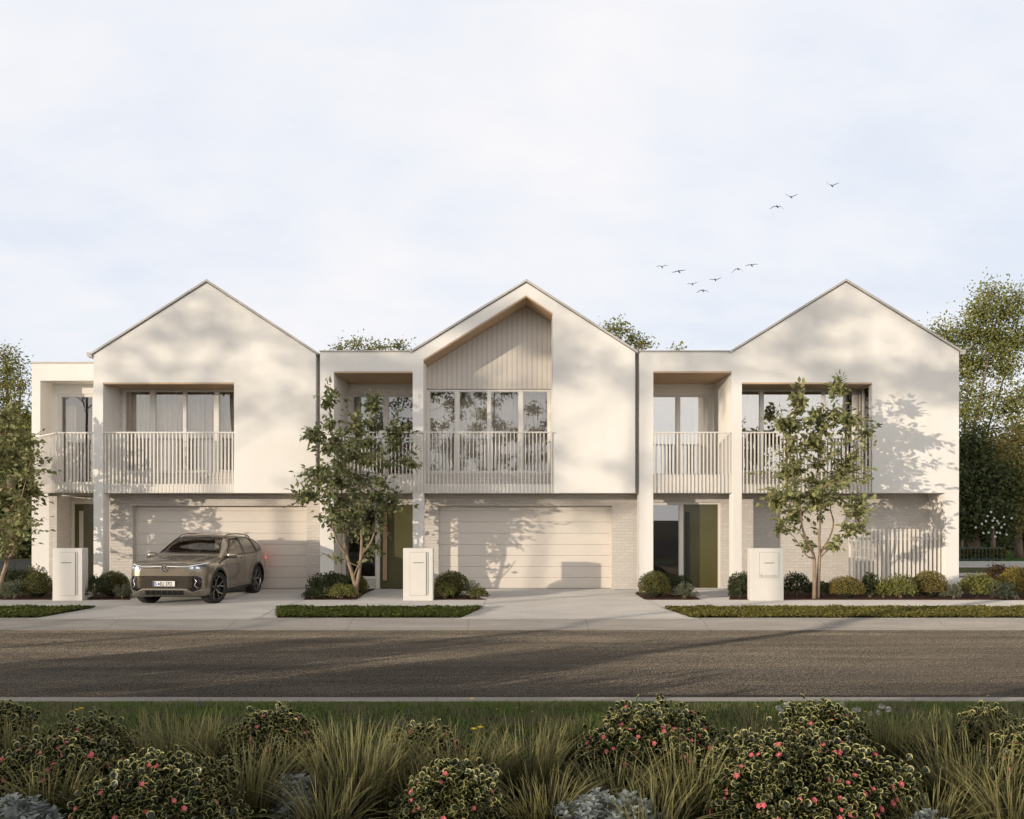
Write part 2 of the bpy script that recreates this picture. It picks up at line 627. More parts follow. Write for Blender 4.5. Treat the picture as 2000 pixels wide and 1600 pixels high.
M['kerb'] = ground_mat('kerb_concrete', (.25, .232, .21), (.34, .315, .285), 120, .35, .4, .006, joint=2.4, stain_scale=(.8, 4, 4))
M['road'] = ground_mat('asphalt', (.018, .0175, .017), (.030, .028, .026), 60, .5, .4, .01, stain=(.05, .045, .038), stain_scale=(.12, 1.1, 1), spec=.03, tilt=1.0, sheen=.25, sheen_col=(1, .85, .67), srough=.2)
M['far_road'] = ground_mat('far_road_concrete', (.40, .39, .37), (.48, .47, .45), 60, .3, .3, .01)
M['shaded_road'] = ground_mat('shaded_asphalt', (.05, .05, .052), (.07, .07, .07), 60, .5, .3, .01)  # shadow over the left side street is put into its colour
M['soil'] = ground_mat('soil', (.018, .014, .010), (.034, .027, .018), 40, .5, .8, .03)
M['earth'] = ground_mat('dry_grass_ground', (.06, .065, .025), (.11, .11, .045), 30, .5, .8, .03)
M['lawn_far'] = ground_mat('mown_lawn', (.035, .085, .012), (.06, .12, .02), 30, .5, .8, .03)
M['bark'] = bark_mat('pale_bark', (.19, .13, .085), (.36, .27, .185))
M['bark_dark'] = bark_mat('dark_bark', (.10, .07, .05), (.22, .155, .105))
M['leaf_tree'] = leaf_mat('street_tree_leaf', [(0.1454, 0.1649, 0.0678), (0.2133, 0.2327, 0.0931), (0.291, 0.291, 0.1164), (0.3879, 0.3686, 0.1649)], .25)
M['leaf_tree_shade'] = leaf_mat('shaded_street_tree_leaf', [(0.0946, 0.1204, 0.0516), (0.1462, 0.1719, 0.0688), (0.2063, 0.2148, 0.086), (0.2751, 0.2665, 0.1204)], .25)  # street tree leaf again, with shade put into a darker colour
M['leaf_bg'] = leaf_mat('background_leaf', [(0.1384, 0.1659, 0.0414), (0.2191, 0.2306, 0.0599), (0.3228, 0.2996, 0.0807)], .3)
M['leaf_bg_dark'] = leaf_mat('dark_evergreen_leaf', [(0.0358, 0.0553, 0.0195), (0.065, 0.0845, 0.026), (0.1137, 0.1219, 0.0358)], .2)
M['leaf_bg_warm'] = leaf_mat('warm_lit_leaf', [(0.207, 0.1794, 0.0607), (0.3312, 0.276, 0.0828), (0.4692, 0.3726, 0.1104)], .3)  # low sun that the houses block is put into the leaf colour
M['leaf_ball'] = leaf_mat('box_ball_leaf', [(0.0668, 0.0772, 0.0193), (0.1263, 0.1218, 0.0297), (0.1782, 0.156, 0.0416)], .2)
M['leaf_dark'] = leaf_mat('dark_shrub_leaf', [(0.0275, 0.0425, 0.0163), (0.0525, 0.0688, 0.025), (0.0938, 0.1, 0.0375)], .2)
M['leaf_lime'] = leaf_mat('lime_shrub_leaf', [(0.1238, 0.1375, 0.0303), (0.1925, 0.1993, 0.0482), (0.2612, 0.2475, 0.0757)], .25)
M['leaf_gold'] = leaf_mat('golden_shrub_leaf', [(0.1645, 0.1328, 0.0316), (0.2404, 0.1898, 0.0443), (0.291, 0.2277, 0.0633)], .25)
M['leaf_feather'] = leaf_mat('silver_feather_leaf', [(0.125, 0.15, 0.0938), (0.2, 0.2125, 0.1375), (0.2875, 0.2937, 0.2)], .2)
M['leaf_red'] = leaf_mat('bronze_shrub_leaf', [(.06, .035, .022), (.095, .055, .03), (.11, .075, .035)], .2)
M['leaf_rose'] = leaf_mat('variegated_leaf', [(0.0096, 0.0161, 0.0054), (0.0139, 0.0225, 0.0075), (0.0193, 0.0295, 0.0096)], .15, edge=(.47, .44, .18), rough=.4)
M['leaf_low'] = leaf_mat('low_leaf', [(0.0069, 0.0108, 0.0039), (0.0123, 0.0173, 0.0062), (0.0231, 0.027, 0.0096)], .15)
M['petal'] = leaf_mat('pink_petal', [(.74, .15, .20), (.80, .24, .27), (.70, .12, .18)], .25)
M['petal_eye'] = plain('flower_eye', (.75, .55, .2), .7)
M['grass_blade'] = leaf_mat('ornamental_grass', [(0.0095, 0.0113, 0.0032), (0.0173, 0.0183, 0.005), (0.0315, 0.029, 0.0095)], .25, tip=(.46, .42, .17))  # dry tips brightened as sunlit, bases darkened as the shade between plants
M['lawn_blade'] = leaf_mat('lawn_blade', [(0.0841, 0.1322, 0.0338), (0.1443, 0.2044, 0.0481), (0.2164, 0.2525, 0.0722)], .3, patch=((.20, .20, .09), 1.7))
M['cover_lit'] = leaf_mat('sunlit_verge_leaf', [(.13, .125, .025), (.20, .18, .04), (.27, .24, .07)], .3)  # lit copy of the ground cover: sunlight put into the colour
M['cover_green'] = leaf_mat('green_verge_leaf', [(.055, .075, .013), (.09, .11, .02), (.13, .14, .03)], .3)
M['silver'] = leaf_mat('silver_leaf', [(0.27, 0.306, 0.297), (0.378, 0.414, 0.396), (0.468, 0.486, 0.459)], .15, rough=.8)
M['yellow'] = plain('yellow_petal', (.75, .52, .06), .7)
M['purple'] = plain('purple_petal', (.16, .11, .42), .7)
M['puff'] = plain('seed_puff', (.55, .53, .50), .9)
M['bird'] = plain('bird_feather', (.012, .012, .014), .8)
M['white_blossom'] = plain('white_blossom', (.75, .75, .72), .7)
M['fence_metal'] = plain('green_fence_paint', (.025, .05, .04), .5)
M['post_wood'] = plain('weathered_post', (.22, .17, .12), .8, var=.2, nscale=9)
# ---------------------------------------------------------------- townhouses
YF, YB, YP = 24.0, 25.0, 26.1            # facade plane, brick plane, porch back wall
X24 = lambda px: PX(px, YF)
Z24 = lambda py: PZ(py, YF)
X25 = lambda px: PX(px, YB)
Z25 = lambda py: PZ(py, YB)
ZS = Z24(963)                            # underside of the upper storey
ZFL = 2.94                               # upper floor level
ZTOP = Z24(687)
WORLD_EMPTIES = set()


def hold(o, parent):
    """child whose mesh is written in world coordinates"""
    o.parent = parent
    if parent.type == 'EMPTY':
        o.matrix_parent_inverse = (Matrix.Translation(parent.location) @ Matrix.Rotation(parent.rotation_euler[2], 4, 'Z')).inverted()
    return o


def part(mb, name, mat, parent, **kw):
    return hold(mb.build(name, mat, None, **kw), parent)


def window(house, x0, x1, z0, z1, Y, panes, zp0, zp1, pane_mat='glass', depth=.07, dark_gap=True):
    """frame with glazed openings; panes is a list of (xa, xb)"""
    mb = MB()
    holes = [(a, b, zp0, zp1) for a, b in panes]
    mb.wall(x0, x1, z0, z1, Y, Y + depth, holes)
    for a, b in panes:                    # inner sash ring, a step back
        w = .022
        mb.wall(a, b, zp0, zp1, Y + .022, Y + .05, [(a + w, b - w, zp0 + w, zp1 - w)])
    fr = part(mb, 'window', M['frame'], house, bevel=.004, segs=1)
    g = MB()
    for a, b in panes:
        g.box(a + .005, b - .005, Y + .034, Y + .040, zp0 + .005, zp1 - .005)
    p = g.build('pane', M[pane_mat], None)
    p.parent = fr
    return fr


def curtain(house, x0, x1, z0, z1, Y, seed, amp=.05, lam=.13):
    rng = np.random.default_rng(seed)
    n = max(12, int((x1 - x0) / .015))
    xs = np.linspace(x0, x1, n)
    ph = np.cumsum(rng.uniform(.6, 1.4, n)) * .015 / lam * 2 * math.pi
    ys = Y + amp * np.sin(ph) * rng.uniform(.75, 1.0, n)
    V = [(x, y, z0) for x, y in zip(xs, ys)] + [(x, y + .01, z1) for x, y in zip(xs, ys)]
    F = [(i, i + 1, n + i + 1, n + i) for i in range(n - 1)]
    mb = MB()
    mb.add(V, F)
    return part(mb, 'curtain', M['curtain'], house, smooth=True)


def balustrade(house, pts, z0, z1, pitch=.1005, sw=.036, sd=.014, rail=.035):
    """vertical slats along a polyline in (x, y) under a flat top rail"""
    mb = MB()
    for (xa, ya), (xb, yb) in zip(pts[:-1], pts[1:]):
        L = math.hypot(xb - xa, yb - ya)
        n = max(1, round(L / pitch))
        dx, dy = (xb - xa) / L, (yb - ya) / L
        nx, ny = -dy, dx
        for i in range(n):
            t = (i + .5) * L / n
            cx, cy = xa + dx * t, ya + dy * t
            q = [(cx + dx * s * sw / 2 + nx * r * sd / 2, cy + dy * s * sw / 2 + ny * r * sd / 2) for s, r in ((-1, -1), (1, -1), (1, 1), (-1, 1))]
            mb.vprism(q, z0, z1 - rail - .001)
        q = [(xa + nx * r * .03, ya + ny * r * .03) for r in (-1, 1)] + [(xb + nx * r * .03, yb + ny * r * .03) for r in (1, -1)]
        mb.vprism(q, z1 - rail, z1)
    return part(mb, 'balustrade', M['slat'], house)


def garage(house, pxa, pxb):
    xa, xb = X25(pxa), X25(pxb)
    zt = Z25(988)
    Y = YB + .24
    lines = [1150, 1128, 1106.5, 1085, 1063.5, 1041.5, 1019.5, 998, 988]
    zs = [PZ(y, Y) for y in lines]
    zs[0], zs[-1] = .012, zt + .03
    mb = MB()
    for a, b in zip(zs[:-1], zs[1:]):
        mb.box(xa - .02, xb + .02, Y, Y + .03, a + .003, b - .003)
    d = part(mb, 'garage_door', M['garage'], house, bevel=.004, segs=2)
    bk = MB()
    bk.box(xa - .05, xb + .05, Y + .031, Y + .06, 0, zt + .05)
    s = bk.build('backing', M['garage'], None)
    s.parent = d
    return (xa, xb, -.01, zt)


def gable_roof(house, l, a, r, y0, y1, t=.062, over=.07, gl=False, gr=False):
    """thin metal roof along the two slopes from y0 to y1; l, a, r are (x, z) on the wall outline"""
    sl = (a[1] - l[1]) / (a[0] - l[0])
    sr = (a[1] - r[1]) / (r[0] - a[0])
    g = .004
    L = (l[0] - over, l[1] - over * sl + g)
    Rr = (r[0] + over, r[1] - over * sr + g)
    A = (a[0], a[1] + g)
    mb = MB()
    mb.prism([L, A, Rr, (Rr[0], Rr[1] + t), (A[0], A[1] + t * 1.08), (L[0], L[1] + t)], y0, y1)
    o = part(mb, 'roof', M['roof'], house, bevel=.006, segs=1)
    gm = MB()
    if gl:
        gm.prism([(L[0] - .07, L[1] - .05), (L[0] - .11, L[1] + .075), (L[0] + .02, L[1] + .075), (L[0] + .05, L[1] - .05)], y0 + .012, y1 - .02)
    if gr:
        gm.prism([(Rr[0] + .07, Rr[1] - .05), (Rr[0] + .11, Rr[1] + .075), (Rr[0] - .02, Rr[1] + .075), (Rr[0] - .05, Rr[1] - .05)], y0 + .012, y1 - .02)
    if gm.v:
        q = gm.build('gutter', M['roof'], None)
        q.parent = o
    # dark strip painted in as the shadow line under the verge
    fl = MB()
    e = .022
    fl.prism([(l[0] + .01, l[1] - e + .012), (a[0], a[1] - e), (r[0] - .01, r[1] - e + .012), (r[0], r[1] - .001), (a[0], a[1] - .001), (l[0], l[1] - .001)], YF - .006, YF - .001)
    q = fl.build('verge_shadow', M['gap'], None)
    q.parent = o
    return o


def shell(house, xl, xr, z1, y0=25.2, y1=35.0, left=True, right=True, porch=None):
    """side and back walls, attic floor and inner rooms behind the facade"""
    mb = MB()
    if left:
        mb.box(xl, xl + .12, y0, y1, 0, z1)
    if right:
        mb.box(xr - .12, xr, y0, y1, 0, z1)
    mb.box(xl + .12, xr - .12, y1 - .15, y1, 0, z1)
    part(mb, 'rear_wall', M['render'], house)
    a = MB()
    a.box(xl + .125, xr - .125, y0 + .003, y1 - .16, z1 - .12, z1 - .02)
    part(a, 'flat_roof', M['roof'], house)
    r = MB()
    for xa_, xb_, yy in ([(xl + .13, xr - .13, y0 + .003)] if porch is None else [(xl + .13, porch, YP + .205), (porch, xr - .13, y0 + .003)]):
        r.box(xa_, xb_, yy, y1 - .16, 5.72, 5.80)             # upper ceiling
        r.box(xa_, xb_, yy, y1 - .16, 2.72, 2.90)             # upper floor
    r.box(xl + .13, xr - .13, 30.0, 30.1, 2.905, 5.715)                    # back of the upper rooms
    r.box(xl + .13, xr - .13, 29.0, 29.1, 0, 2.715)
    part(r, 'inner_room', M['interior'], house)


house_labels = {
    'a': 'white gabled townhouse with the car at its garage and a splayed side balcony',
    'b': 'central white gabled townhouse whose balcony recess rises into a timber lined peak',
    'c': 'white gabled townhouse with a slatted screen before its brick ground floor',
}
HG = 'row of white gabled townhouses'

# ---- house with the car
hA = empty('townhouse', (X24(404), YF, 0))
tag(hA, house_labels['a'], 'house', HG)
up = MB()
up.prism([(X24(182.5), ZS), (X24(201.3), ZS), (X24(201.3), Z24(747.4)), (X24(457), Z24(747.4)), (X24(457), ZS), (X24(616.5), ZS),
          (X24(616.5), Z24(690)), (X24(404), Z24(551)), (X24(182.5), Z24(691.5))], YF, YB)
part(up, 'upper_wall', M['render'], hA)
gable_roof(hA, (X24(182.5), Z24(691.5)), (X24(404), Z24(551)), (X24(616.5), Z24(690)), YF - .05, 35.1, gl=True)
leg = MB()
leg.box(X24(182.5), X24(201.3), YF, YF + .39, 0, ZS)
part(leg, 'pillar', M['render'], hA, bevel=.006)
bw = MB()
gx = (X25(259), X25(599), -.05, Z25(988))
bw.wall(X24(182.5), X24(624.6), 0, ZS - .004, YB + .002, YB + .26, [gx])
part(bw, 'brick_wall', M['brick'], hA)
garage(hA, 259, 599)
sl = MB()
sl.box(X24(201.3) + .002, X24(457) - .002, YF + .09, YB + .25, ZS, ZFL)
part(sl, 'balcony_slab', M['render'], hA)
bs = MB()
bs.wall(X24(201.3) + .002, X24(457) - .002, ZFL + .001, Z24(747.4) - .045, YB + .001, YB + .2, [(X25(238), X25(476), Z25(924), Z25(757))])
part(bs, 'balcony_brick', M['brick'], hA)
so = MB()
so.box(X24(201.3) + .002, X24(457) - .002, YF + .012, YB + .2, Z24(747.4) - .04, Z24(747.4) - .002)
part(so, 'soffit', M['soffit'], hA)
window(hA, X25(238), X25(476), Z25(924), Z25(757.7), YB + .03,
       [(X25(243.6), X25(292.7)), (X25(302), X25(357.5)), (X25(363), X25(418)), (X25(426.6), X25(472))], Z25(920), Z25(764), 'glass_curtained')
curtain(hA, X25(233), X25(392), 2.95, 5.7, YB + .30, 1)
curtain(hA, X25(390), X25(484), 2.95, 5.7, YB + .32, 2)
balustrade(hA, [(X24(201.3), YF + .03), (X24(457), YF + .03)], ZS + .01, Z24(843.5))
# rendered strip and brick return beside the next house
st = MB()
st.box(X24(616.5) + .002, X24(624.8) - .002, YF + .35, 35, ZS, Z24(692))
part(st, 'brick_return', M['brick'], hA)
# set-back wing with splayed balcony
YW = 25.7
XW = lambda px: PX(px, YW)
ZW = lambda py: PZ(py, YW)
wl, wr = XW(61.8), X24(182.5) - .003
wg = MB()
wg.prism([(wl, ZFL), (XW(78.6), ZFL), (XW(78.6), ZW(743.7)), (wr, ZW(743.7)), (wr, ZW(709.5)), (wl, ZW(709.5))], YW, YW + .66)
part(wg, 'upper_wall', M['render'], hA)
wb = MB()
wb.wall(XW(78.6) - .1, wr, ZFL, ZW(743.7), YW + .661, YW + .85, [(PX(112, 26.36), PX(190, 26.36), ZFL + .02, PZ(769, 26.36))])
part(wb, 'upper_wall', M['render'], hA)
window(hA, PX(112, 26.36), PX(190, 26.36), ZFL + .03, PZ(769, 26.36), 26.40, [(PX(118, 26.36), PX(180, 26.36))], ZFL + .12, PZ(774, 26.36), 'glass_curtained')
curtain(hA, PX(112, 26.36), PX(134, 26.36), 2.95, 5.4, 26.8, 3)
wc = MB()
wc.box(wl - .03, wr - .002, YW - .04, YW + .7, ZW(709.5), ZW(707))
part(wc, 'parapet_cap', M['roof'], hA)
wd = MB()
wd.box(wl, XW(96), YW + .002, YW + 1.2, 0, ZFL - .3)
part(wd, 'lower_wall', M['render'], hA)
wk = MB()
wk.box(XW(96), XW(111), YW + .004, YW + .9, 0, 2.64)
wk.wall(XW(111), wr, 0, 2.64, YW + .75, YW + .9, [(PX(139.5, 26.45), PX(215, 26.45), -.1, PZ(979, 26.45))])
part(wk, 'brick_wall', M['brick'], hA)
dl, dr = PX(139.5, 26.45), PX(215, 26.45)
df = MB()
df.wall(dl, dr, 0, PZ(979, 26.45), 26.47, 26.55, [(dl + .075, dr - .075, .02, PZ(984.5, 26.45))])
fr = part(df, 'door_frame', M['frame'], hA)
dd = MB()
dd.wall(dl + .078, dr - .078, .02, PZ(985, 26.45), 26.50, 26.545, [(PX(152.5, 26.45), PX(161.5, 26.45), PZ(1100, 26.45), PZ(998, 26.45))])
d = part(dd, 'door', M['door'], hA)
dp = MB()
dp.box(PX(152.5, 26.45), PX(161.5, 26.45), 26.515, 26.53, PZ(1100, 26.45), PZ(998, 26.45))
q = dp.build('door_glass', plain('frosted_glass', (.62, .58, .52), .25), None)
q.parent = d
bl = MB()
zb = ZS
bl.vprism([(-12.30, YF + .10), (wr, YF + .10), (wr, YW + .655), (wl + .05, YW + .655), (wl + .05, YW + .02)], zb + .05, ZFL)
part(bl, 'balcony_slab', M['render'], hA)
balustrade(hA, [(-13.90, YW - .05), (-12.345, YF + .03), (wr, YF + .03)], zb + .01, Z24(844))
shell(hA, X24(182.5), X24(616.5) + .1, 6.45)
sw = MB()
sw.box(wl, wl + .12, YW + 1.21, 35, 0, 2.6)
sw.box(wl, wl + .12, YW + .68, 35, 2.62, ZW(709.5) - .01)
sw.box(wl + .12, wr, 34.8, 35, 0, ZW(709.5) - .01)
sw.box(wl + .12, wr - .002, YW + .9, 34.8, ZW(709.5) - .12, ZW(709.5) - .02)
sw.box(wl + .12, wr - .002, YW + .9, 34.8, 2.66, 2.90)
sw.box(wl + .12, wr - .002, 29.0, 29.1, 0, 2.65)
part(sw, 'rear_wall', M['render'], hA)

# ---- middle house
hB = empty('townhouse', (X24(1028), YF, 0))
tag(hB, house_labels['b'], 'house', HG)
oL, oA, oR = (X24(826.7), Z24(702.5)), (X24(1028), Z24(577)), (X24(1079.5), Z24(611.5))
rl, ra, rr = (X24(806.5), ZTOP), (X24(1028), Z24(551)), (X24(1240.5), Z24(687))
xw0 = X24(625)
up = MB()
up.prism([(xw0, ZS), (X24(652), ZS), (X24(652), Z24(725.7)), (X24(806), Z24(725.7)), (X24(806), ZS), (oL[0], ZS), oL, oA, oR, (oR[0], ZS),
          (rr[0], ZS), rr, ra, rl, (xw0, ZTOP)], YF, YB)
part(up, 'upper_wall', M['render'], hB)
gable_roof(hB, rl, ra, rr, YF - .05, 35.1)
up2 = MB()
up2.prism([(xw0, ZFL), (X24(652), ZFL), (X24(652), Z24(725.7)), (X24(806), Z24(725.7)), (X24(806), ZFL), (X24(826), ZFL), (X24(826), ZTOP), (xw0, ZTOP)], YB + .001, YP)
part(up2, 'porch_wall', M['render'], hB)
part(MB().box(xw0, X24(652), YF, YB + .24, 0, ZS), 'pillar', M['render'], hB, bevel=.006)
part(MB().box(X24(806), X24(826.7), YF, YF + .39, 0, ZS), 'pillar', M['render'], hB, bevel=.006)
bw = MB()
bw.wall(X24(652), X24(1249) - .003, 0, ZS - .004, YB + .002, YB + .26,
        [(X25(856.6), X25(1195.5), -.05, Z25(988)), (X24(652), X25(823), -.05, Z25(982))])
part(bw, 'brick_wall', M['brick'], hB)
garage(hB, 856.6, 1195.5)
sl = MB()
sl.box(oL[0] + .002, oR[0] - .002, YF + .09, YB + .25, ZS, ZFL)
sl.box(X24(652) + .002, X24(806) - .002, YF + .09, YP + .1, ZS, 3.2)
part(sl, 'balcony_slab', M['render'], hB)
bs = MB()
bs.wall(oL[0] + .002, oR[0] - .002, ZFL + .001, Z25(760.5), YB + .001, YB + .2, [(X25(832), X25(1075.5), Z25(925), Z25(760.6))])
part(bs, 'balcony_brick', M['brick'], hB)
# vertical cladding boards in the gable
cl = MB()
zc = Z25(760) + .003


def open_top(x):
    if x < oA[0]:
        return oL[1] + (oA[1] - oL[1]) * (x - oL[0]) / (oA[0] - oL[0])
    return oA[1] + (oR[1] - oA[1]) * (x - oA[0]) / (oR[0] - oA[0])


x = oL[0] + .003
while x < oR[0] - .01:
    xe = min(x + .1415, oR[0] - .003)
    pl = [(x + .0045, zc), (xe - .0045, zc)] + ([(xe - .0045, open_top(xe - .0045) - .045)] + ([(oA[0], open_top(oA[0]) - .045)] if x < oA[0] < xe else []) + [(x + .0045, open_top(x + .0045) - .045)])
    cl.prism(pl, YB + .001, YB + .02)
    x = xe
part(cl, 'cladding', M['clad'], hB)
ck = MB()
ck.prism([(oL[0], zc), (oR[0], zc), (oR[0], oR[1] - .004), (oA[0], oA[1] - .004), (oL[0], oL[1] - .004)], YB + .021, YB + .14)
part(ck, 'cladding_backing', M['gap'], hB)
so = MB()
k = .04
so.prism([oL, oA, oR, (oR[0], oR[1] - k), (oA[0], oA[1] - k), (oL[0], oL[1] - k)], YF + .02, YB)
so.box(X24(652) + .002, X24(806) - .002, YF + .012, YP, Z24(725.7) - .04, Z24(725.7) - .002)
part(so, 'soffit', M['soffit'], hB)
window(hB, X25(832), X25(1075.5), Z25(925), Z25(760.6), YB + .03,
       [(X25(838.5), X25(889)), (X25(896.5), X25(952.5)), (X25(958.5), X25(1014)), (X25(1021.5), X25(1070.5))], Z25(920.5), Z25(764))
curtain(hB, X25(834), X25(1074), 2.95, 5.7, YB + .45, 4, .06, .11)
pw = MB()
pw.wall(X24(652), X24(806), 3.2, Z24(725.7) - .04, YP + .001, YP + .2, [(PX(685, YP), PX(826, YP), 3.21, PZ(769, YP))])
part(pw, 'porch_wall', M['render'], hB)
window(hB, PX(685, YP), PX(821, YP), 3.22, PZ(769, YP), YP + .03, [(PX(689, YP), PX(749.5, YP)), (PX(758, YP), PX(817, YP))], 3.30, PZ(774, YP))
curtain(hB, PX(686, YP), PX(716, YP), 2.95, 5.7, YP + .5, 5)
balustrade(hB, [(X24(652) + .01, YF - .035), (X24(1080.5), YF - .035)], ZS + .01, Z24(843.5), sw=.026)
cp = MB()
cp.box(xw0 - .012, rl[0] - .08, YF - .04, YP, ZTOP, ZTOP + .03)
part(cp, 'parapet_cap', M['roof'], hB)
st = MB()
st.box(X24(1240.5) + .002, X24(1249) - .002, YF + .35, 35, ZS, Z24(688))
part(st, 'brick_return', M['brick'], hB)
# porch below: side window, door
Yd = YB + .06
zt = Z25(982)
xa, xm, xe = X24(652) + .003, X25(737), X25(823)
w1 = MB()
w1.box(X25(666.5) + .004, X25(733), Yd + .05, Yd + .20, 0, PZ(1131, Yd))
part(w1, 'brick_wall', M['brick'], hB)
window(hB, X25(666.5) + .004, X25(741), PZ(1131, Yd) + .002, zt, Yd + .02, [(X25(672.5), X25(733))], PZ(1127.5, Yd), zt - .06, 'glass_clear')
df = MB()
df.box(X25(733) + .002, X25(741), Yd + .03, Yd + .10, 0, PZ(1131, Yd))
df.box(X25(741) + .001, xe - .06, Yd + .02, Yd + .10, zt - .06, zt)
df.box(xe - .06, xe, Yd + .02, Yd + .10, 0, zt)
part(df, 'door_frame', M['frame'], hB)
dd = MB()
dd.box(X25(741) + .004, xe - .064, Yd + .05, Yd + .095, .012, zt - .064)
d = part(dd, 'door', M['door'], hB)
hd = MB()
hx0, hx1 = X25(747.2), X25(755.3)
hd.box(hx0, hx1, Yd - .02, Yd + .02, PZ(1134, Yd), PZ(1000, Yd))
q = hd.build('handle', M['handle_wood'], None, bevel=.006)
q.parent = d
for nm_, lk in (('handle_bracket', MB().box(hx0 - .02, hx1, Yd + .021, Yd + .049, PZ(1120, Yd), PZ(1118, Yd))),
                ('handle_bracket', MB().box(hx0 - .02, hx1, Yd + .021, Yd + .049, PZ(1016, Yd), PZ(1014, Yd))),
                ('lock', MB().box(X25(742), X25(753), Yd - .045, Yd - .022, PZ(1083, Yd), PZ(1080, Yd)))):
    q = lk.build(nm_, M['black'], None)
    q.parent = d
shell(hB, xw0, rr[0] + .1, 6.45, porch=X24(826))

# ---- house with the slatted screen
hC = empty('townhouse', (X24(1652), YF, 0))
tag(hC, house_labels['c'], 'house', HG)
rl, ra, rr = (X24(1430.5), ZTOP), (X24(1652), Z24(550)), (X24(1873), Z24(686))
xw0 = X24(1249)
up = MB()
up.prism([(xw0, ZS), (X24(1276), ZS), (X24(1276), Z24(725.5)), (X24(1429.4), Z24(725.5)), (X24(1429.4), ZS), (X24(1449), ZS), (X24(1449), Z24(747.4)),
          (X24(1703.6), Z24(747.4)), (X24(1703.6), ZS), (X24(1873), ZS), rr, ra, rl, (xw0, ZTOP)], YF, YF + .24)
up.prism([(xw0, ZS), (X24(1276), ZS), (X24(1276), Z24(725.5)), (X24(1429.4), Z24(725.5)), (X24(1429.4), ZS), (X24(1449), ZS), (X24(1449), Z24(747.4)),
          (X24(1703.6) + .2, Z24(747.4)), (X24(1703.6) + .2, ZS), (X24(1873), ZS), rr, ra, rl, (xw0, ZTOP)], YF + .24, YB)
xs = X24(1703.6)
zw0, zw1 = Z25(924), Z25(760)
up.box(xs, xs + .199, YF + .24, YB, ZS, zw0)
up.box(xs, xs + .199, YF + .24, YB, zw1, Z24(747.4) - .001)
part(up, 'upper_wall', M['render'], hC)
gable_roof(hC, rl, ra, rr, YF - .05, 35.1, gr=True)
# return window in the side of the recess
sw = MB()
fw = .04
ya, yb = YF + .245, YB - .005
sw.box(xs + .02, xs + .08, ya, ya + fw, zw0 + .002, zw1 - .002)
sw.box(xs + .02, xs + .08, yb - fw, yb, zw0 + .002, zw1 - .002)
sw.box(xs + .02, xs + .08, (ya + yb) / 2 + .10, (ya + yb) / 2 + .14, zw0 + fw, zw1 - fw)
sw.box(xs + .02, xs + .08, ya + fw, yb - fw, zw0 + .002, zw0 + fw)
sw.box(xs + .02, xs + .08, ya + fw, yb - fw, zw1 - fw, zw1 - .002)
fr = part(sw, 'window', M['frame'], hC)
sp = MB()
sp.box(xs + .05, xs + .056, ya + fw, yb - fw, zw0 + fw, zw1 - fw)
q = sp.build('pane', M['glass'], None)
q.parent = fr
up2 = MB()
up2.prism([(xw0, ZFL), (X24(1276), ZFL), (X24(1276), Z24(725.5)), (X24(1429.4), Z24(725.5)), (X24(1429.4), ZFL), (X24(1448.5), ZFL), (X24(1448.5), ZTOP), (xw0, ZTOP)], YB + .001, YP)
part(up2, 'porch_wall', M['render'], hC)
for xa_, xb_, yb_ in ((xw0, X24(1276), YF + .39), (X24(1431), X24(1449), YF + .39), (X24(1847), X24(1873), YB + .26)):
    part(MB().box(xa_, xb_, YF, yb_, 0, ZS), 'pillar', M['render'], hC, bevel=.006)
bw = MB()
bw.wall(xw0, X24(1847) - .002, 0, ZS - .004, YB + .002, YB + .26, [(X25(1257), X25(1408), -.05, Z25(981))])
part(bw, 'brick_wall', M['brick'], hC)
sl = MB()
sl.box(X24(1449) + .002, xs - .002, YF + .09, YB + .25, ZS, ZFL)
sl.box(X24(1276) + .002, X24(1429.4) - .002, YF + .09, YP + .1, ZS, 3.2)
part(sl, 'balcony_slab', M['render'], hC)
bs = MB()
bs.wall(X24(1449) + .002, xs - .002, ZFL + .001, Z24(747.4) - .045, YB + .001, YB + .2, [(X25(1431.5), X25(1671), Z25(924), Z25(757.7))])
part(bs, 'balcony_brick', M['brick'], hC)
so = MB()
so.box(X24(1449) + .002, xs - .002, YF + .012, YB + .2, Z24(747.4) - .04, Z24(747.4) - .002)
so.box(X24(1276) + .002, X24(1429.4) - .002, YF + .012, YP, Z24(725.5) - .04, Z24(725.5) - .002)
part(so, 'soffit', M['soffit'], hC)
window(hC, X25(1431.5), X25(1671), Z25(924), Z25(757.7), YB + .03,
       [(X25(1436), X25(1485)), (X25(1491.5), X25(1548)), (X25(1552), X25(1608)), (X25(1612), X25(1667))], Z25(920), Z25(763), 'glass_sky')
curtain(hC, X25(1560), X25(1668), 2.95, 5.7, YB + .5, 6)
curtain(hC, X25(1434), X25(1500), 2.95, 5.7, YB + .5, 8)
pw = MB()
pw.wall(X24(1276) - .01, X24(1429.4), 3.2, Z24(725.5) - .04, YP + .001, YP + .2, [(PX(1255.5, YP), PX(1391, YP), 3.21, PZ(769, YP))])
part(pw, 'porch_wall', M['render'], hC)
window(hC, PX(1255.5, YP), PX(1391, YP), 3.22, PZ(769, YP), YP + .03, [(PX(1262, YP), PX(1321, YP)), (PX(1328, YP), PX(1385, YP))], 3.30, PZ(774, YP), 'glass_sky')
curtain(hC, PX(1362, YP), PX(1388, YP), 2.95, 5.7, YP + .5, 7)
balustrade(hC, [(X24(1276), YF + .03), (X24(1429.4), YF + .03)], ZS + .01, Z24(843.5))
balustrade(hC, [(X24(1449), YF + .03), (xs, YF + .03)], ZS + .01, Z24(843.5))
cp = MB()
cp.box(xw0 - .012, rl[0] - .08, YF - .04, YP, ZTOP, ZTOP + .03)
part(cp, 'parapet_cap', M['roof'], hC)
zt = Z25(981)
x0, x1 = X25(1257) + .003, X25(1408) - .003
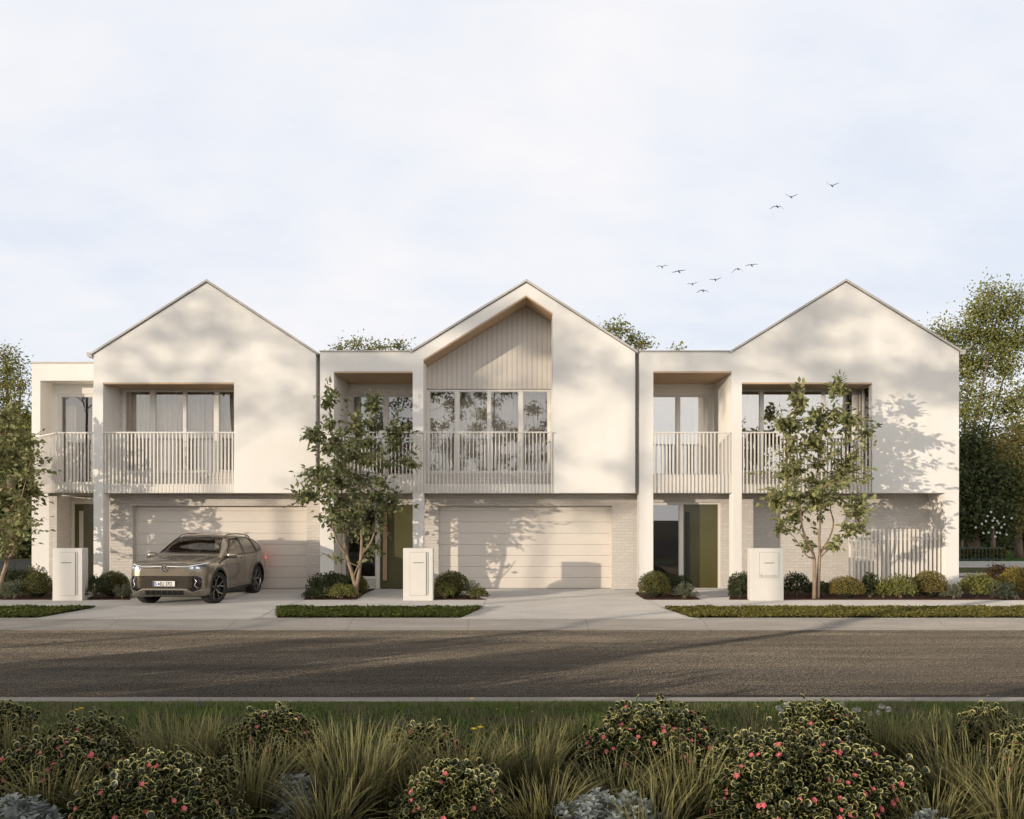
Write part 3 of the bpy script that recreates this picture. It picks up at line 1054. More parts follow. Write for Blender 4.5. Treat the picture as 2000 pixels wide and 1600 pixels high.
window(hC, x0, X25(1336), 0.0, zt, Yd + .02, [(X25(1262), X25(1328.3))], .06, zt - .06, 'glass_clear')
df = MB()
df.box(X25(1336) + .001, x1 - .06, Yd + .02, Yd + .10, zt - .06, zt)
df.box(x1 - .06, x1, Yd + .02, Yd + .10, 0, zt)
part(df, 'door_frame', M['frame'], hC)
dd = MB()
dd.box(X25(1336) + .004, x1 - .064, Yd + .05, Yd + .095, .012, zt - .064)
d = part(dd, 'door', M['door'], hC)
hd = MB()
hd.box(X25(1341), X25(1347.5), Yd - .02, Yd + .02, PZ(1134, Yd), PZ(1000, Yd))
hd.box(X25(1342), X25(1346), Yd + .021, Yd + .049, PZ(1116, Yd), PZ(1113, Yd))
hd.box(X25(1342), X25(1346), Yd + .021, Yd + .049, PZ(1018, Yd), PZ(1015, Yd))
q = hd.build('handle', M['black'], None, bevel=.004)
q.parent = d
ht = MB()
ht.box(X24(1276), X24(1429), YB - .15, YB + .05, .001, .03)
part(ht, 'threshold', M['path'], hC)
shell(hC, xw0, rr[0] - .02, 6.45, porch=X24(1449))
cb = MB()
cb.box(X24(1847) - .001, X24(1873), YB + .261, 25.6, 0, 6.4)
part(cb, 'corner_wall', M['render'], hC)

# slatted screen standing in front of the brick: a thing of its own
sc_ = empty('slat_screen', (X24(1755), YF + .2, 0))
tag(sc_, 'pale vertical slat screen standing against the brick ground floor behind the shrubs', 'screen')
mb = MB()
xa, xb, zt = X24(1662), X24(1846), Z24(1033.5)
n = round((xb - xa) / .1165)
for i in range(n):
    c = xa + (i + .5) * (xb - xa) / n
    mb.box(c - .024, c + .024, YF + .20, YF + .26, .03, zt)
part(mb, 'slat_panel', M['slat'], sc_)
rb = MB()
rb.box(xa, xb, YF + .262, YF + .30, .25, .31)
rb.box(xa, xb, YF + .262, YF + .30, zt - .30, zt - .24)
part(rb, 'cross_rail', M['slat'], sc_)


# ---------------------------------------------------------------- letterbox pillars
def letterbox(px0, px1, pyt, label, Y=21.9, d=.31, panel=None, slot=None, groove=None, emblem=False):
    x0, x1 = PX(px0, Y), PX(px1, Y)
    z1 = PZ(pyt, Y)
    e = empty('letterbox_pillar', ((x0 + x1) / 2, Y + d / 2, -.03))
    tag(e, label, 'letterbox', 'rendered letterbox pillars along the footpath')
    mb = MB()
    mb.box(x0, x1, Y, Y + d, -.03, z1)
    part(mb, 'pillar_body', M['letterbox'], e, bevel=.012, segs=3)
    a, b, c, d2 = panel
    pxa, pxb, pz0, pz1 = PX(a, Y), PX(b, Y), PZ(d2, Y), PZ(c, Y)
    mb = MB()
    mb.wall(pxa, pxb, pz0, pz1, Y - .018, Y - .001, [(PX(slot[0], Y), PX(slot[1], Y), PZ(slot[2] + 1.1, Y), PZ(slot[2] - .5, Y))])
    dr = part(mb, 'letterbox_door', M['letterbox'], e, bevel=.004)
    sb = MB()
    sb.box(PX(slot[0], Y), PX(slot[1], Y), Y - .006, Y - .002, PZ(slot[2] + 1.1, Y), PZ(slot[2] - .5, Y))
    q = sb.build('slot', M['gap'], None)
    q.parent = dr
    lb = MB()
    lb.lathe([(-.005, .0), (-.005, .010), (0, .011)], 'y', 16, 0, (PX(slot[1] + 1.2, Y), Y - .0185, PZ(slot[2] - .3, Y)))
    q = lb.build('lock', M['black'], None)
    q.parent = dr
    gp = MB()
    gp.wall(pxa - .006, pxb + .006, pz0 - .006, pz1 + .006, Y - .004, Y - .0008, [(pxa + .002, pxb - .002, pz0 + .002, pz1 - .002)])
    q = gp.build('door_gap', M['gap'], None)
    q.parent = dr
    fl = MB()                      # fold-up flap line under the slot
    for yy in (slot[2] - 10, slot[2] + 14):
        fl.box(pxa + .03, pxb - .03, Y - .021, Y - .0182, PZ(yy, Y) - .004, PZ(yy, Y) + .004)
    q = fl.build('flap_rib', M['letterbox'], None)
    q.parent = dr
    if groove:
        mb = MB()
        mb.box(PX(groove[0], Y), PX(groove[0], Y) + .016, Y - .02, Y - .001, PZ(groove[2], Y), PZ(groove[1], Y))
        part(mb, 'trim_bar', M['letterbox'], e)
        mb = MB()
        mb.box(PX(groove[0], Y) - .012, PX(groove[0], Y) - .001, Y - .0135, Y - .0005, PZ(groove[2], Y), PZ(groove[1], Y))
        part(mb, 'shadow_gap', M['gap'], e)
    if emblem:
        mb = MB()
        cx, cz = PX(1487.5, Y), PZ(1124.5, Y)
        for k, (ox, oz, rr_) in enumerate(((-.03, .01, .018), (.0, -.012, .016), (-.012, .028, .012), (.022, .008, .010))):
            mb.tube([(cx + ox + rr_ * math.cos(t), Y - .021, cz + oz + rr_ * .8 * math.sin(t)) for t in np.linspace(0, 2 * math.pi, 13)], .0035, 5)
        rng = random.Random(5)
        xx = cx + .075
        while xx < PX(1518, Y):           # tiny row of raised lettering
            w = rng.choice((.008, .012, .016))
            mb.box(xx, xx + w, Y - .022, Y - .0182, cz - .014, cz + rng.choice((.004, .010)))
            xx += w + .006
        mb.box(PX(1486, Y), PX(1520, Y), Y - .022, Y - .0182, cz - .032, cz - .026)
        part(mb, 'emblem', plain('cast_metal', (.50, .47, .43), .5, .3), e)
    return e


letterbox(102.6, 160.7, 1071, 'white rendered letterbox pillar beside the round shrubs left of the parked car',
          panel=(116, 147, 1079, 1163), slot=(120, 138, 1099), groove=(149, 1078, 1162))
letterbox(787.3, 845.5, 1071, 'white rendered letterbox pillar between the olive front door and the closed middle garage',
          panel=(801, 832, 1079, 1163), slot=(807, 825, 1099), groove=(834, 1078, 1162))
letterbox(1466, 1530.8, 1071, 'white rendered letterbox pillar with a cast emblem, just left of the forked tree',
          panel=(1483.5, 1520.5, 1079, 1128.5), slot=(1493, 1510, 1099.5), emblem=True)
# ---------------------------------------------------------------- ground, road, kerbs, paths
def zg(Y):
    """paved level in front of the houses: a slight fall to the kerb"""
    return -.05 * min(max((25.3 - Y) / 6.8, 0), 1)


def ground_pt(px, py):
    Y = 22.0
    for _ in range(20):
        Y = (HC - zg(Y)) * FOC / (py - CY)
    return (PX(px, Y), Y)


def sheet(name, poly, mat, dz=0.0, flat=None, thick=.12, kind='structure'):
    mb = MB()
    ys = [p[1] for p in poly]
    mb.vprism(poly, (min(flat, 0) if flat is not None else -.05) - thick, (lambda x, y: zg(y) + dz) if flat is None else flat)
    o = mb.build(name, mat)
    return tag(o, kind=kind)


mb = MB()
mb.add([(-400, -300, -.32), (400, -300, -.32), (400, 500, -.32), (-400, 500, -.32)], [(0, 1, 2, 3)])
tag(mb.build('ground', M['earth']), kind='structure')


def asphalt():
    """road sheet; where it is in view the stones of the surface are real bumps"""
    r = np.random.default_rng(8)
    xs = np.concatenate([[-90, -40, -16], np.arange(-11.2, 11.2, .021), [16, 40, 90]])
    ys = np.concatenate([np.arange(10.50, 17.5, .021), [17.5]])
    X, Y_ = np.meshgrid(xs, ys)
    Z = np.full(X.shape, -.172)
    inner = (np.abs(X) < 11.2) & (Y_ > 10.56) & (Y_ < 17.44)
    Z += np.where(inner, r.normal(0, .0015, X.shape), 0)
    X = X + np.where(inner, r.uniform(-.006, .006, X.shape), 0)
    V = np.stack([X, Y_, Z], -1).reshape(-1, 3)
    nx = len(xs)
    i = (np.arange(len(ys) - 1)[:, None] * nx + np.arange(nx - 1)[None, :]).ravel()
    F = np.stack([i, i + 1, i + nx + 1, i + nx], -1)
    return np_mesh('road', V, [F])


tag(link_mesh('road', asphalt(), M['road']), kind='structure')


def strip(name, prof, mat, x0=-90, x1=90):
    mb = MB()
    n = len(prof)
    nx = 2
    vs = [(x0, y, z) for y, z in prof] + [(x1, y, z) for y, z in prof]
    fs = [(i, (i + 1) % n, (i + 1) % n + n, i + n) for i in range(n)]
    fs += [tuple(range(n - 1, -1, -1)), tuple(range(n, 2 * n))]
    mb.add(vs, fs)
    o = mb.build(name, mat)
    bm = bmesh.new()
    bm.from_mesh(o.data)
    bmesh.ops.recalc_face_normals(bm, faces=bm.faces)
    bm.to_mesh(o.data)
    bm.free()
    return tag(o, kind='structure')


strip('far_kerb', [(17.45, -.31), (17.45, -.165), (17.52, -.158), (17.72, -.158), (17.80, -.135), (18.02, -.085), (18.15, -.062), (18.5, -.05), (18.5, -.31)], M['kerb'])
strip('near_kerb', [(10.22, -.31), (10.22, -.05), (10.46, -.05), (10.485, -.062), (10.53, -.165), (10.56, -.31)], M['kerb'])
# garden ground on the camera's side, running on behind it
mb = MB()
mb.box(-60, 60, -30, 10.218, -.31, -.055)
tag(mb.build('garden_soil', M['soil']), kind='structure')

# paving in front of the houses
sheet('footpath', [(-40, 20.3), (40, 20.3), (40, 22.02), (12.2, 22.02), (12.2, 26.6), (-14.0, 26.6), (-14.0, 22.02), (-40, 22.02)], M['path'])
dA = [ground_pt(259, 1150.2), ground_pt(599, 1150.2), ground_pt(593, 1172), ground_pt(543, 1187), ground_pt(505, 1207), (PX(490, 18.32), 18.32), (PX(60, 18.32), 18.32), ground_pt(78, 1206.5), ground_pt(190, 1187), ground_pt(256, 1172)]
dB = [ground_pt(856, 1150.2), ground_pt(1195, 1150.2), ground_pt(1240, 1160), ground_pt(1292, 1187), ground_pt(1350, 1206.5), (PX(1366, 18.32), 18.32), (PX(888, 18.32), 18.32), ground_pt(902, 1206.5), ground_pt(943, 1187), ground_pt(952, 1172)]
for p, nm in ((dA, 'driveway'), (dB, 'driveway')):
    sheet(nm, p, M['drive'], .006)


def bed(name, pts, mat='mulch', dz=.010):
    return sheet(name, pts, M[mat], dz)


bed('garden_bed', [(-22, 22.03), ground_pt(101, 1171.7), (PX(101, 24.5), 24.5), (-13.2, 25.6), (-22, 25.6)])
bed('garden_bed', [ground_pt(162, 1171.7), ground_pt(254, 1171.7), (PX(255, 24.9), 24.9), (PX(214, 24.9), 24.9)])
bed('garden_bed', [ground_pt(594, 1171.7), ground_pt(696, 1171.7), ground_pt(712, 1160), (PX(732, 25.0), 25.0), (PX(601, 25), 25.0)])
bed('garden_bed', [ground_pt(848, 1171.7), ground_pt(950, 1171.7), (PX(856, 24.9), 24.9), (PX(830, 24.9), 24.9)])
bed('garden_bed', [ground_pt(1259, 1171.7), ground_pt(1367, 1171.7), (PX(1340, 24.8), 24.8), (PX(1250, 24.8), 24.8), ground_pt(1240, 1160)])
bed('garden_bed', [ground_pt(1424, 1171.7), (24, 22.03), (24, 28.0), (12.3, 28), (12.3, 25.0), (PX(1430, 24.9), 24.9)])

# side street past the last house, and the road past the first one, its shade put into the colour
for nm, x0, x1, y0, y1, mat, z in (('side_lawn', 12.25, 90, 28.0, 30.4, 'earth', -.02), ('side_path', 12.25, 90, 30.4, 32.0, 'far_road', .0), ('side_verge', 12.25, 90, 32.0, 35.3, 'earth', -.004),
                                   ('side_street', 12.25, 90, 35.3, 40.0, 'far_road', .0), ('park_lawn', 12.25, 90, 40.0, 110, 'lawn_far', -.004),
                                   ('side_lawn', -90, -14.05, 25.6, 31.5, 'earth', -.02), ('side_street', -90, -14.05, 31.5, 41, 'shaded_road', .0), ('park_lawn', -90, -14.05, 41, 110, 'earth', -.004)):
    mb = MB()
    mb.box(x0, x1, y0, y1, -.31, z)
    tag(mb.build(nm, M[mat]), kind='structure')
mb = MB()
mb.box(-14.0, 12.2, 42, 110, -.31, -.02)
tag(mb.build('park_lawn', M['lawn_far']), kind='structure')

# verge strips
vA = [(-40, 18.51), ground_pt(78, 1206.5), ground_pt(190, 1187), (-40, 20.29)]
vB = [ground_pt(541, 1206.5), ground_pt(902, 1206.5), ground_pt(943, 1187), ground_pt(541, 1187)]
vC = [ground_pt(1350, 1206.5), (40, 18.51), (40, 20.29), ground_pt(1292, 1187)]
verges = [vA, vB, vC]
for v in verges:
    sheet('verge', v, M['soil'], -.004)
for p in ([ground_pt(505, 1206.5), ground_pt(541, 1206.5), ground_pt(541, 1187), ground_pt(543, 1187)],):
    sheet('footpath', p, M['drive'], .001)


def in_poly(P, poly):
    x, y = P[:, 0], P[:, 1]
    c = np.zeros(len(P), bool)
    j = len(poly) - 1
    for i in range(len(poly)):
        xi, yi = poly[i]
        xj, yj = poly[j]
        hit = ((yi > y) != (yj > y)) & (x < (xj - xi) * (y - yi) / (yj - yi + 1e-12) + xi)
        c ^= hit
        j = i
    return c
# ---------------------------------------------------------------- verge ground cover and lawn
def cover(poly, n, mat, seed, xlim, label):
    rng = np.random.default_rng(seed)
    xs = [min(max(p[0], xlim[0]), xlim[1]) for p in poly]
    P = np.stack([rng.uniform(min(xs), max(xs), n), rng.uniform(18.5, 20.3, n)], -1)
    P = P[in_poly(P, poly)]
    k = len(P)
    lump = .06 + .05 * np.sin(P[:, 0] * 5.1 + 2 * np.sin(P[:, 1] * 3)) * np.sin(P[:, 1] * 7.3 + P[:, 0]) + rng.uniform(0, .05, k)
    z = np.array([zg(y) for y in P[:, 1]]) + np.clip(lump * .35, .010, .06) * rng.uniform(.45, 1.0, k)
    T = np.column_stack([P, z])
    a = rng.uniform(0, 2 * math.pi, k)
    d = np.column_stack([np.cos(a), np.sin(a), rng.uniform(-.1, 1.1, k)])
    n_ = np.column_stack([rng.normal(0, .5, k), rng.normal(0, .5, k), np.ones(k)])
    me = leaf_mesh('ground_cover', T, d, n_, rng.uniform(.05, .09, k)[:, None] * np.ones((1, 3)), 'small')
    o = link_mesh('ground_cover', me, M[mat])
    return tag(o, label, 'ground cover', kind='stuff')


cover(vA, 26000, 'cover_green', 11, (-15, 0), 'green ground cover strip left of the driveway with the car')
cover(vB, 15000, 'cover_green', 12, (-20, 20), 'green ground cover strip between the two driveways')
cover(vC, 30000, 'cover_lit', 13, (0, 14), 'yellow green ground cover strip, sunlight put into its colour, right of the middle driveway')

rng = np.random.default_rng(21)
N = 130000
Y = 10.21 - 3.6 * rng.uniform(0, 1, N) ** 1.35
Xh = Y * .9
P = np.column_stack([rng.uniform(-1, 1, N) * Xh, Y, np.full(N, -.056)])
patch = np.sin(P[:, 0] * 1.7 + 1.3 * np.sin(P[:, 1] * 2.1)) * .5 + .5
edge = np.clip((10.21 - Y) / .25, .35, 1)
h = (rng.uniform(.03, .085, N) + patch * rng.uniform(0, .05, N)) * edge
me = blade_mesh('grass', P, h, rng.uniform(0, 2 * math.pi, N), rng.uniform(.1, .8, N), rng.uniform(.004, .008, N), rng, 3)
tag(link_mesh('grass', me, M['lawn_blade']), 'green meadow grass between the near kerb and the flowering bushes', 'grass', kind='stuff')


# ---------------------------------------------------------------- trees
def bez(a, b, c, n=7):
    return [a * ((1 - t) ** 2) + b * (2 * t * (1 - t)) + c * (t * t) for t in (i / (n - 1) for i in range(n))]


def grow(name, label, cat, group, base, limbs, blobs, leaf, leafmat, barkmat, seed, per_tip=9, twig=.5, kind='leaf', tip_r=.006, cluster=0.0, droop=.15, bsides=6, spread=False):
    """limbs: polylines of (Vector, radius); blobs: (centre, radii, tips); leaves sit along the twigs"""
    rnd = random.Random(seed)
    nrg = np.random.default_rng(seed)
    root = empty(name, base)
    tag(root, label, cat, group)
    tk = MB()
    nodes = []
    for limb in limbs:
        pts = [p for p, r in limb]
        rad = [r for p, r in limb]
        # smooth the polyline
        fp, fr = [], []
        for i in range(len(pts) - 1):
            p0 = pts[max(i - 1, 0)]
            p1, p2 = pts[i], pts[i + 1]
            p3 = pts[min(i + 2, len(pts) - 1)]
            for s in range(4):
                t = s / 4
                fp.append(.5 * ((2 * p1) + (p2 - p0) * t + (2 * p0 - 5 * p1 + 4 * p2 - p3) * t * t + (3 * p1 - p0 - 3 * p2 + p3) * t ** 3))
                fr.append(rad[i] * (1 - t) + rad[i + 1] * t)
        fp.append(pts[-1])
        fr.append(rad[-1])
        tk.tube(fp, fr, 9)
        for i in range(len(fp) // 3, len(fp)):
            nodes.append((fp[i], fr[i]))
    tips, dirs = [], []
    for c, r3, nt in blobs:
        c = Vector(c)
        cand = [(abs((q - c).length) + max(0, (q.z - c.z)) * 3, q, r) for q, r in nodes]
        _, q, r = min(cand, key=lambda e: e[0])
        mid = (q + c) * .5 + Vector((rnd.uniform(-1, 1), rnd.uniform(-1, 1), rnd.uniform(.2, 1))) * (c - q).length * .12
        br = bez(q, mid, c, 7)
        r0 = max(min(r * .75, .05 if kind == 'leaf' else .2), tip_r * 1.6)
        tk.tube(br, [r0 + (tip_r * 1.2 - r0) * i / 6 for i in range(7)], bsides)
        own = br[2:]
        nodes += [(p, tip_r * 1.5) for p in br[3:]]
        for _ in range(nt):
            v = Vector((rnd.gauss(0, 1), rnd.gauss(0, 1), rnd.gauss(0, 1)))
            v = v * .62 if spread else v.normalized() * (rnd.uniform(.15, 1) ** .55)
            tip = c + Vector((v.x * r3[0], v.y * r3[1], v.z * r3[2]))
            s = min(own if not spread else [q_ for q_, _r in nodes[::2]], key=lambda p: (p - tip).length + max(0, p.z - tip.z) * 1.5)
            m2 = (s + tip) * .5 + Vector((rnd.uniform(-.1, .1), rnd.uniform(-.1, .1), rnd.uniform(-.05, .15))) * (tip - s).length
            tw = bez(s, m2, tip, 5)
            tk.tube(tw, [tip_r * (1.25 - .2 * i) for i in range(5)], 4, cap=False)
            tips.append(tip)
            L = (tip - s).length
            nloc = per_tip
            for k in range(nloc):
                t = 1 - (k / max(nloc - 1, 1)) * min(1.0, twig / max(L, .05)) * .95
                p = s * ((1 - t) ** 2) + m2 * (2 * t * (1 - t)) + tip * (t * t)
                ax = (tip - m2).normalized()
                dirs.append((p, ax, k))
    tk_o = part(tk, 'trunk', M[barkmat], root, smooth=True)
    n = len(dirs)
    T = np.array([tuple(p) for p, _, _ in dirs])
    A = np.array([tuple(a) for _, a, _ in dirs])
    kk = np.array([k for _, _, k in dirs])
    if cluster:
        T = T + nrg.normal(0, cluster, (n, 3)) * np.array([1, 1, .8])
    D = norm(A * .55 + nrg.normal(0, .55, (n, 3)) + np.array([0, 0, -droop]))
    first = kk == 0
    D[first] = norm(A[first] + nrg.normal(0, .2, (first.sum(), 3)))
    Nn = norm(nrg.normal(0, .55, (n, 3)) + np.array([0, 0, .8]) + np.array([-.2, -.35, 0]))
    S = leaf * nrg.uniform(.65, 1.15, (n, 1)) * np.ones((1, 3))
    me = leaf_mesh('crown', T, D, Nn, S, kind)
    hold(link_mesh('crown', me, M[leafmat]), root)
    return root


def pl(pts, Y, dy=0.0, seed=0):
    """(px, py, radius, depth offset) -> limb in the world"""
    out = []
    for e in pts:
        px, py, r = e[:3]
        y = Y + (e[3] if len(e) > 3 else 0)
        out.append((Vector((PX(px, y), y, PZ(py, y))), r))
    return out


def pb(blobs, Y, depth=1.0, seed=0, k=1.0):
    rnd = random.Random(seed)
    out = []
    for cx, cy, rx, ry, n in blobs:
        s = Y / FOC
        y = Y + rnd.uniform(-.5, .5) * depth
        s = y / FOC
        out.append(((PX(cx, y), y, PZ(cy, y)), (rx * s, max(rx, ry) * s * .9 * depth, ry * s), max(1, int(n * k))))
    return out


YB_ = 22.7
grow('street_tree', 'slender two stemmed tree with leaves darkened as in shade between the car and an olive door', 'tree', 'young street trees in front of the houses',
     (PX(693, YB_), YB_, zg(YB_)),
     [pl([(698, 1163, .055), (689, 1125, .05), (677, 1085, .042, .05), (672, 1050, .033, .1), (668, 1000, .024, .15), (665, 930, .016, .1), (650, 850, .010), (643, 780, .005)], YB_),
      pl([(677, 1085, .034, .05), (660, 1060, .026, -.1), (650, 1030, .02, -.2), (645, 985, .014, -.3), (615, 930, .009, -.35)], YB_),
      pl([(692, 1166, .05), (701, 1120, .045, -.05), (705, 1085, .038, -.1), (706, 1045, .03, -.1), (702, 990, .022, -.1), (705, 920, .015, 0), (715, 850, .009), (728, 790, .005)], YB_),
      pl([(705, 1085, .028, -.1), (724, 1060, .024, .0), (733, 1030, .02, .1), (735, 990, .015, .2), (755, 930, .011, .3), (775, 860, .006, .3)], YB_),
      pl([(690, 1127, .02), (702, 1098, .014, -.2), (712, 1070, .008, -.3)], YB_)],
     pb([(643, 785, 18, 30, 6), (730, 785, 14, 25, 6), (690, 838, 55, 34, 20), (612, 850, 25, 25, 9), (772, 848, 26, 25, 9), (690, 895, 66, 36, 25), (800, 900, 22, 15, 4),
         (620, 930, 42, 20, 13), (690, 955, 76, 34, 27), (592, 970, 26, 16, 7), (770, 985, 32, 20, 8), (690, 1010, 56, 20, 13), (735, 1068, 18, 22, 3), (655, 1088, 12, 10, 1), (700, 1045, 30, 16, 4), (655, 995, 30, 15, 5)], YB_, 1.0, 3, 3.0),
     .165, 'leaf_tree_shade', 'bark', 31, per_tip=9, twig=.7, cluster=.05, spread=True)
YC_ = 22.3
grow('street_tree', 'forked tree with sunlit olive leaves just right of the emblem letterbox', 'tree', 'young street trees in front of the houses',
     (PX(1594, YC_), YC_, zg(YC_)),
     [pl([(1590, 1172, .05), (1591, 1115, .046), (1589, 1085, .04), (1578, 1060, .032, -.1), (1567, 1030, .026, -.15), (1562, 985, .02, -.2), (1548, 930, .013, -.2), (1540, 860, .008, -.1), (1563, 790, .004)], YC_),
      pl([(1597, 1172, .05, .08), (1599, 1120, .045, .06), (1601, 1085, .04, .05), (1600, 1050, .032, .05), (1603, 1000, .025, .1), (1600, 930, .017, .1), (1600, 860, .011, .1), (1630, 790, .006), (1641, 745, .003)], YC_),
      pl([(1601, 1082, .03, .05), (1620, 1050, .024, .1), (1628, 1020, .02, .2), (1622, 985, .015, .3), (1645, 930, .010, .35), (1660, 830, .006, .3)], YC_),
      pl([(1601, 1090, .024, .05), (1625, 1066, .018, -.1), (1650, 1045, .012, -.25), (1680, 1033, .006, -.3)], YC_),
      pl([(1589, 1090, .026), (1575, 1085, .014, -.25), (1555, 1055, .010, -.3), (1530, 1025, .007, -.35)], YC_)],
     pb([(1640, 762, 9, 24, 5), (1563, 785, 14, 22, 6), (1592, 812, 46, 24, 18), (1525, 825, 24, 18, 6), (1658, 820, 34, 16, 8), (1590, 866, 58, 32, 24), (1688, 850, 14, 28, 3),
         (1550, 920, 50, 28, 17), (1640, 920, 48, 28, 15), (1590, 965, 70, 26, 26), (1515, 980, 20, 20, 6), (1668, 985, 30, 22, 9), (1518, 1030, 18, 12, 3), (1660, 1030, 26, 10, 5), (1628, 1062, 16, 12, 3), (1575, 1064, 14, 9, 2), (1560, 1005, 36, 16, 8)], YC_, 1.0, 4, 3.0),
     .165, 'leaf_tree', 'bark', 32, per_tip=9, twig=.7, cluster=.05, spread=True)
YA_ = 22.6
grow('street_tree', 'broad leaved tree cut by the photo edge in front of the splayed balcony', 'tree', 'young street trees in front of the houses',
     (PX(0, YA_), YA_, zg(YA_)),
     [pl([(-4, 1168, .06), (4, 1130, .055), (14, 1095, .048), (10, 1060, .038), (-2, 1010, .028), (-5, 930, .018), (10, 850, .008)], YA_),
      pl([(14, 1095, .035), (28, 1070, .026, -.15), (25, 1035, .02, -.2), (40, 980, .014, -.25), (60, 900, .008, -.2)], YA_),
      pl([(2, 1135, .04), (-22, 1090, .032, .1), (-40, 1030, .024, .15), (-45, 950, .014, .2)], YA_)],
     pb([(14, 812, 20, 18, 6), (15, 850, 42, 34, 20), (58, 868, 24, 22, 8), (30, 915, 52, 32, 24), (20, 975, 52, 32, 24), (70, 965, 20, 28, 7), (30, 1030, 46, 22, 15), (20, 1072, 32, 14, 6), (-30, 900, 40, 60, 26), (-40, 1000, 40, 50, 20)], YA_, 1.0, 5, 2.8),
     .165, 'leaf_tree', 'bark', 33, per_tip=9, twig=.7, cluster=.05, spread=True)


# trees beyond the houses
def bg_tree(name, label, px, Y, base_z, trunks, blobs, leaf, leafmat, seed, per=26, k=1.0, cluster=.34, bark='bark_dark', tip_r=.02, depth=1.0, group='trees standing behind the houses', kind='small'):
    return grow(name, label, 'tree', group, (PX(px, Y), Y, 0), trunks, pb(blobs, Y, depth, seed, k), leaf, leafmat, bark, seed, per_tip=per, twig=1.2, kind=kind, tip_r=tip_r, cluster=cluster, droop=.05, bsides=5)


Y = 45.0
bg_tree('background_tree', 'tall airy tree with several pale stems right behind the slatted house corner', 1895, Y, 0,
        [pl([(1900, 1095, .11), (1893, 1000, .095), (1885, 920, .075), (1884, 840, .06), (1890, 760, .045), (1905, 660, .035), (1925, 580, .015)], Y),
         pl([(1893, 1000, .08), (1915, 900, .06, .4), (1935, 820, .045, .6), (1960, 740, .04, .6), (1985, 640, .02, .5)], Y),
         pl([(1886, 930, .075), (1868, 850, .055, -.5), (1860, 760, .04, -.6), (1850, 670, .02, -.5)], Y),
         pl([(1886, 900, .09), (1905, 820, .07, -.3), (1922, 740, .05, -.4), (1940, 640, .025, -.3)], Y)],
        [(1936, 575, 18, 20, 14), (1915, 610, 26, 22, 22), (1960, 612, 24, 24, 20), (1988, 590, 20, 30, 18), (1895, 655, 34, 22, 26), (1940, 660, 34, 26, 26), (1985, 660, 28, 30, 22), (1848, 648, 22, 18, 14), (1838, 668, 16, 12, 8),
         (1868, 690, 26, 20, 18), (1910, 712, 34, 20, 20), (1970, 722, 36, 24, 20), (1890, 765, 24, 26, 12), (1935, 775, 26, 18, 9), (1990, 780, 22, 30, 14), (1880, 830, 16, 22, 8), (1915, 840, 28, 20, 12), (2030, 640, 30, 60, 26), (2030, 760, 30, 50, 20), (1885, 800, 22, 22, 14), (1920, 805, 22, 16, 9), (1975, 800, 26, 20, 14), (1990, 835, 22, 20, 16), (1893, 868, 26, 22, 18), (1935, 872, 26, 18, 16), (1955, 690, 24, 20, 14), (1880, 735, 22, 20, 14)],
        .17, 'leaf_bg', 41, per=52, cluster=.42)
Y = 42.2
bg_tree('background_tree', 'dense dark tree filling the gap below the airy crown at the house corner', 1905, Y, 0,
        [pl([(1905, 1086, .25), (1905, 1000, .2), (1905, 900, .12), (1905, 850, .05)], Y)],
        [(1895, 880, 34, 36, 26), (1930, 930, 34, 40, 26), (1885, 950, 34, 36, 26), (1925, 990, 34, 34, 26), (1890, 1020, 30, 30, 24), (1935, 1040, 26, 24, 18), (1960, 960, 30, 40, 24)],
        .22, 'leaf_bg_dark', 42, per=60, cluster=.48)
Y = 43.0
bg_tree('background_tree', 'warm toned tree, low sun put into its leaf colour, at the far right edge', 1985, Y, 0,
        [pl([(1990, 1090, .2), (1985, 1010, .17), (1980, 930, .12), (1985, 850, .06)], Y)],
        [(1950, 880, 26, 24, 20), (1985, 860, 30, 26, 22), (1965, 925, 32, 26, 24), (2005, 920, 30, 40, 26), (1945, 960, 20, 18, 12), (1985, 975, 32, 24, 22), (2030, 960, 30, 60, 26), (1995, 1020, 24, 22, 14)],
        .18, 'leaf_bg_warm', 43, per=46, cluster=.40)
bg_tree('flowering_tree', 'dark small tree dotted with white blossoms beside the low green fence', 1940, 40.9, 0,
        [pl([(1941, 1090, .11), (1940, 1060, .10), (1940, 1020, .06), (1942, 990, .03)], 40.9)],
        [(1925, 1010, 24, 20, 16), (1950, 1015, 26, 22, 18), (1940, 990, 22, 16, 12), (1965, 1000, 18, 18, 10)],
        .22, 'leaf_bg_dark', 44, per=26, cluster=.30)
Y = 52.0
for i, (px, w, lab) in enumerate(((1890, 30, 'shadowy evergreen far back behind the low green fence'), (1950, 36, 'shadowy evergreen far back behind the flowering tree'), (2010, 36, 'shadowy evergreen far back at the right edge'))):
    bg_tree('evergreen_tree', lab, px, Y + i, 0, [pl([(px, 1077, .3), (px, 960, .2), (px, 880, .08)], Y + i)],
            [(px, 900, w, 36, 24), (px - 8, 950, w, 36, 24), (px + 8, 1000, w, 34, 24), (px, 1042, w, 30, 24)], .36, 'leaf_bg_dark', 50 + i, per=34, cluster=.55)
Y = 36.0
bg_tree('background_tree', 'airy dark green tree behind the first house at the left edge', 20, Y, 0,
        [pl([(22, 1090, .2), (22, 960, .16), (20, 850, .11), (14, 760, .06), (10, 690, .02)], Y), pl([(21, 900, .09), (35, 820, .06), (40, 760, .03)], Y)],
        [(6, 695, 18, 16, 12), (18, 722, 20, 16, 14), (0, 752, 24, 20, 14), (36, 758, 16, 14, 10), (22, 795, 26, 18, 16), (48, 815, 18, 22, 14), (8, 840, 26, 22, 16), (44, 860, 22, 24, 16), (-30, 780, 30, 60, 30)],
        .135, 'leaf_bg', 61, per=46, cluster=.32)
Y = 42.5
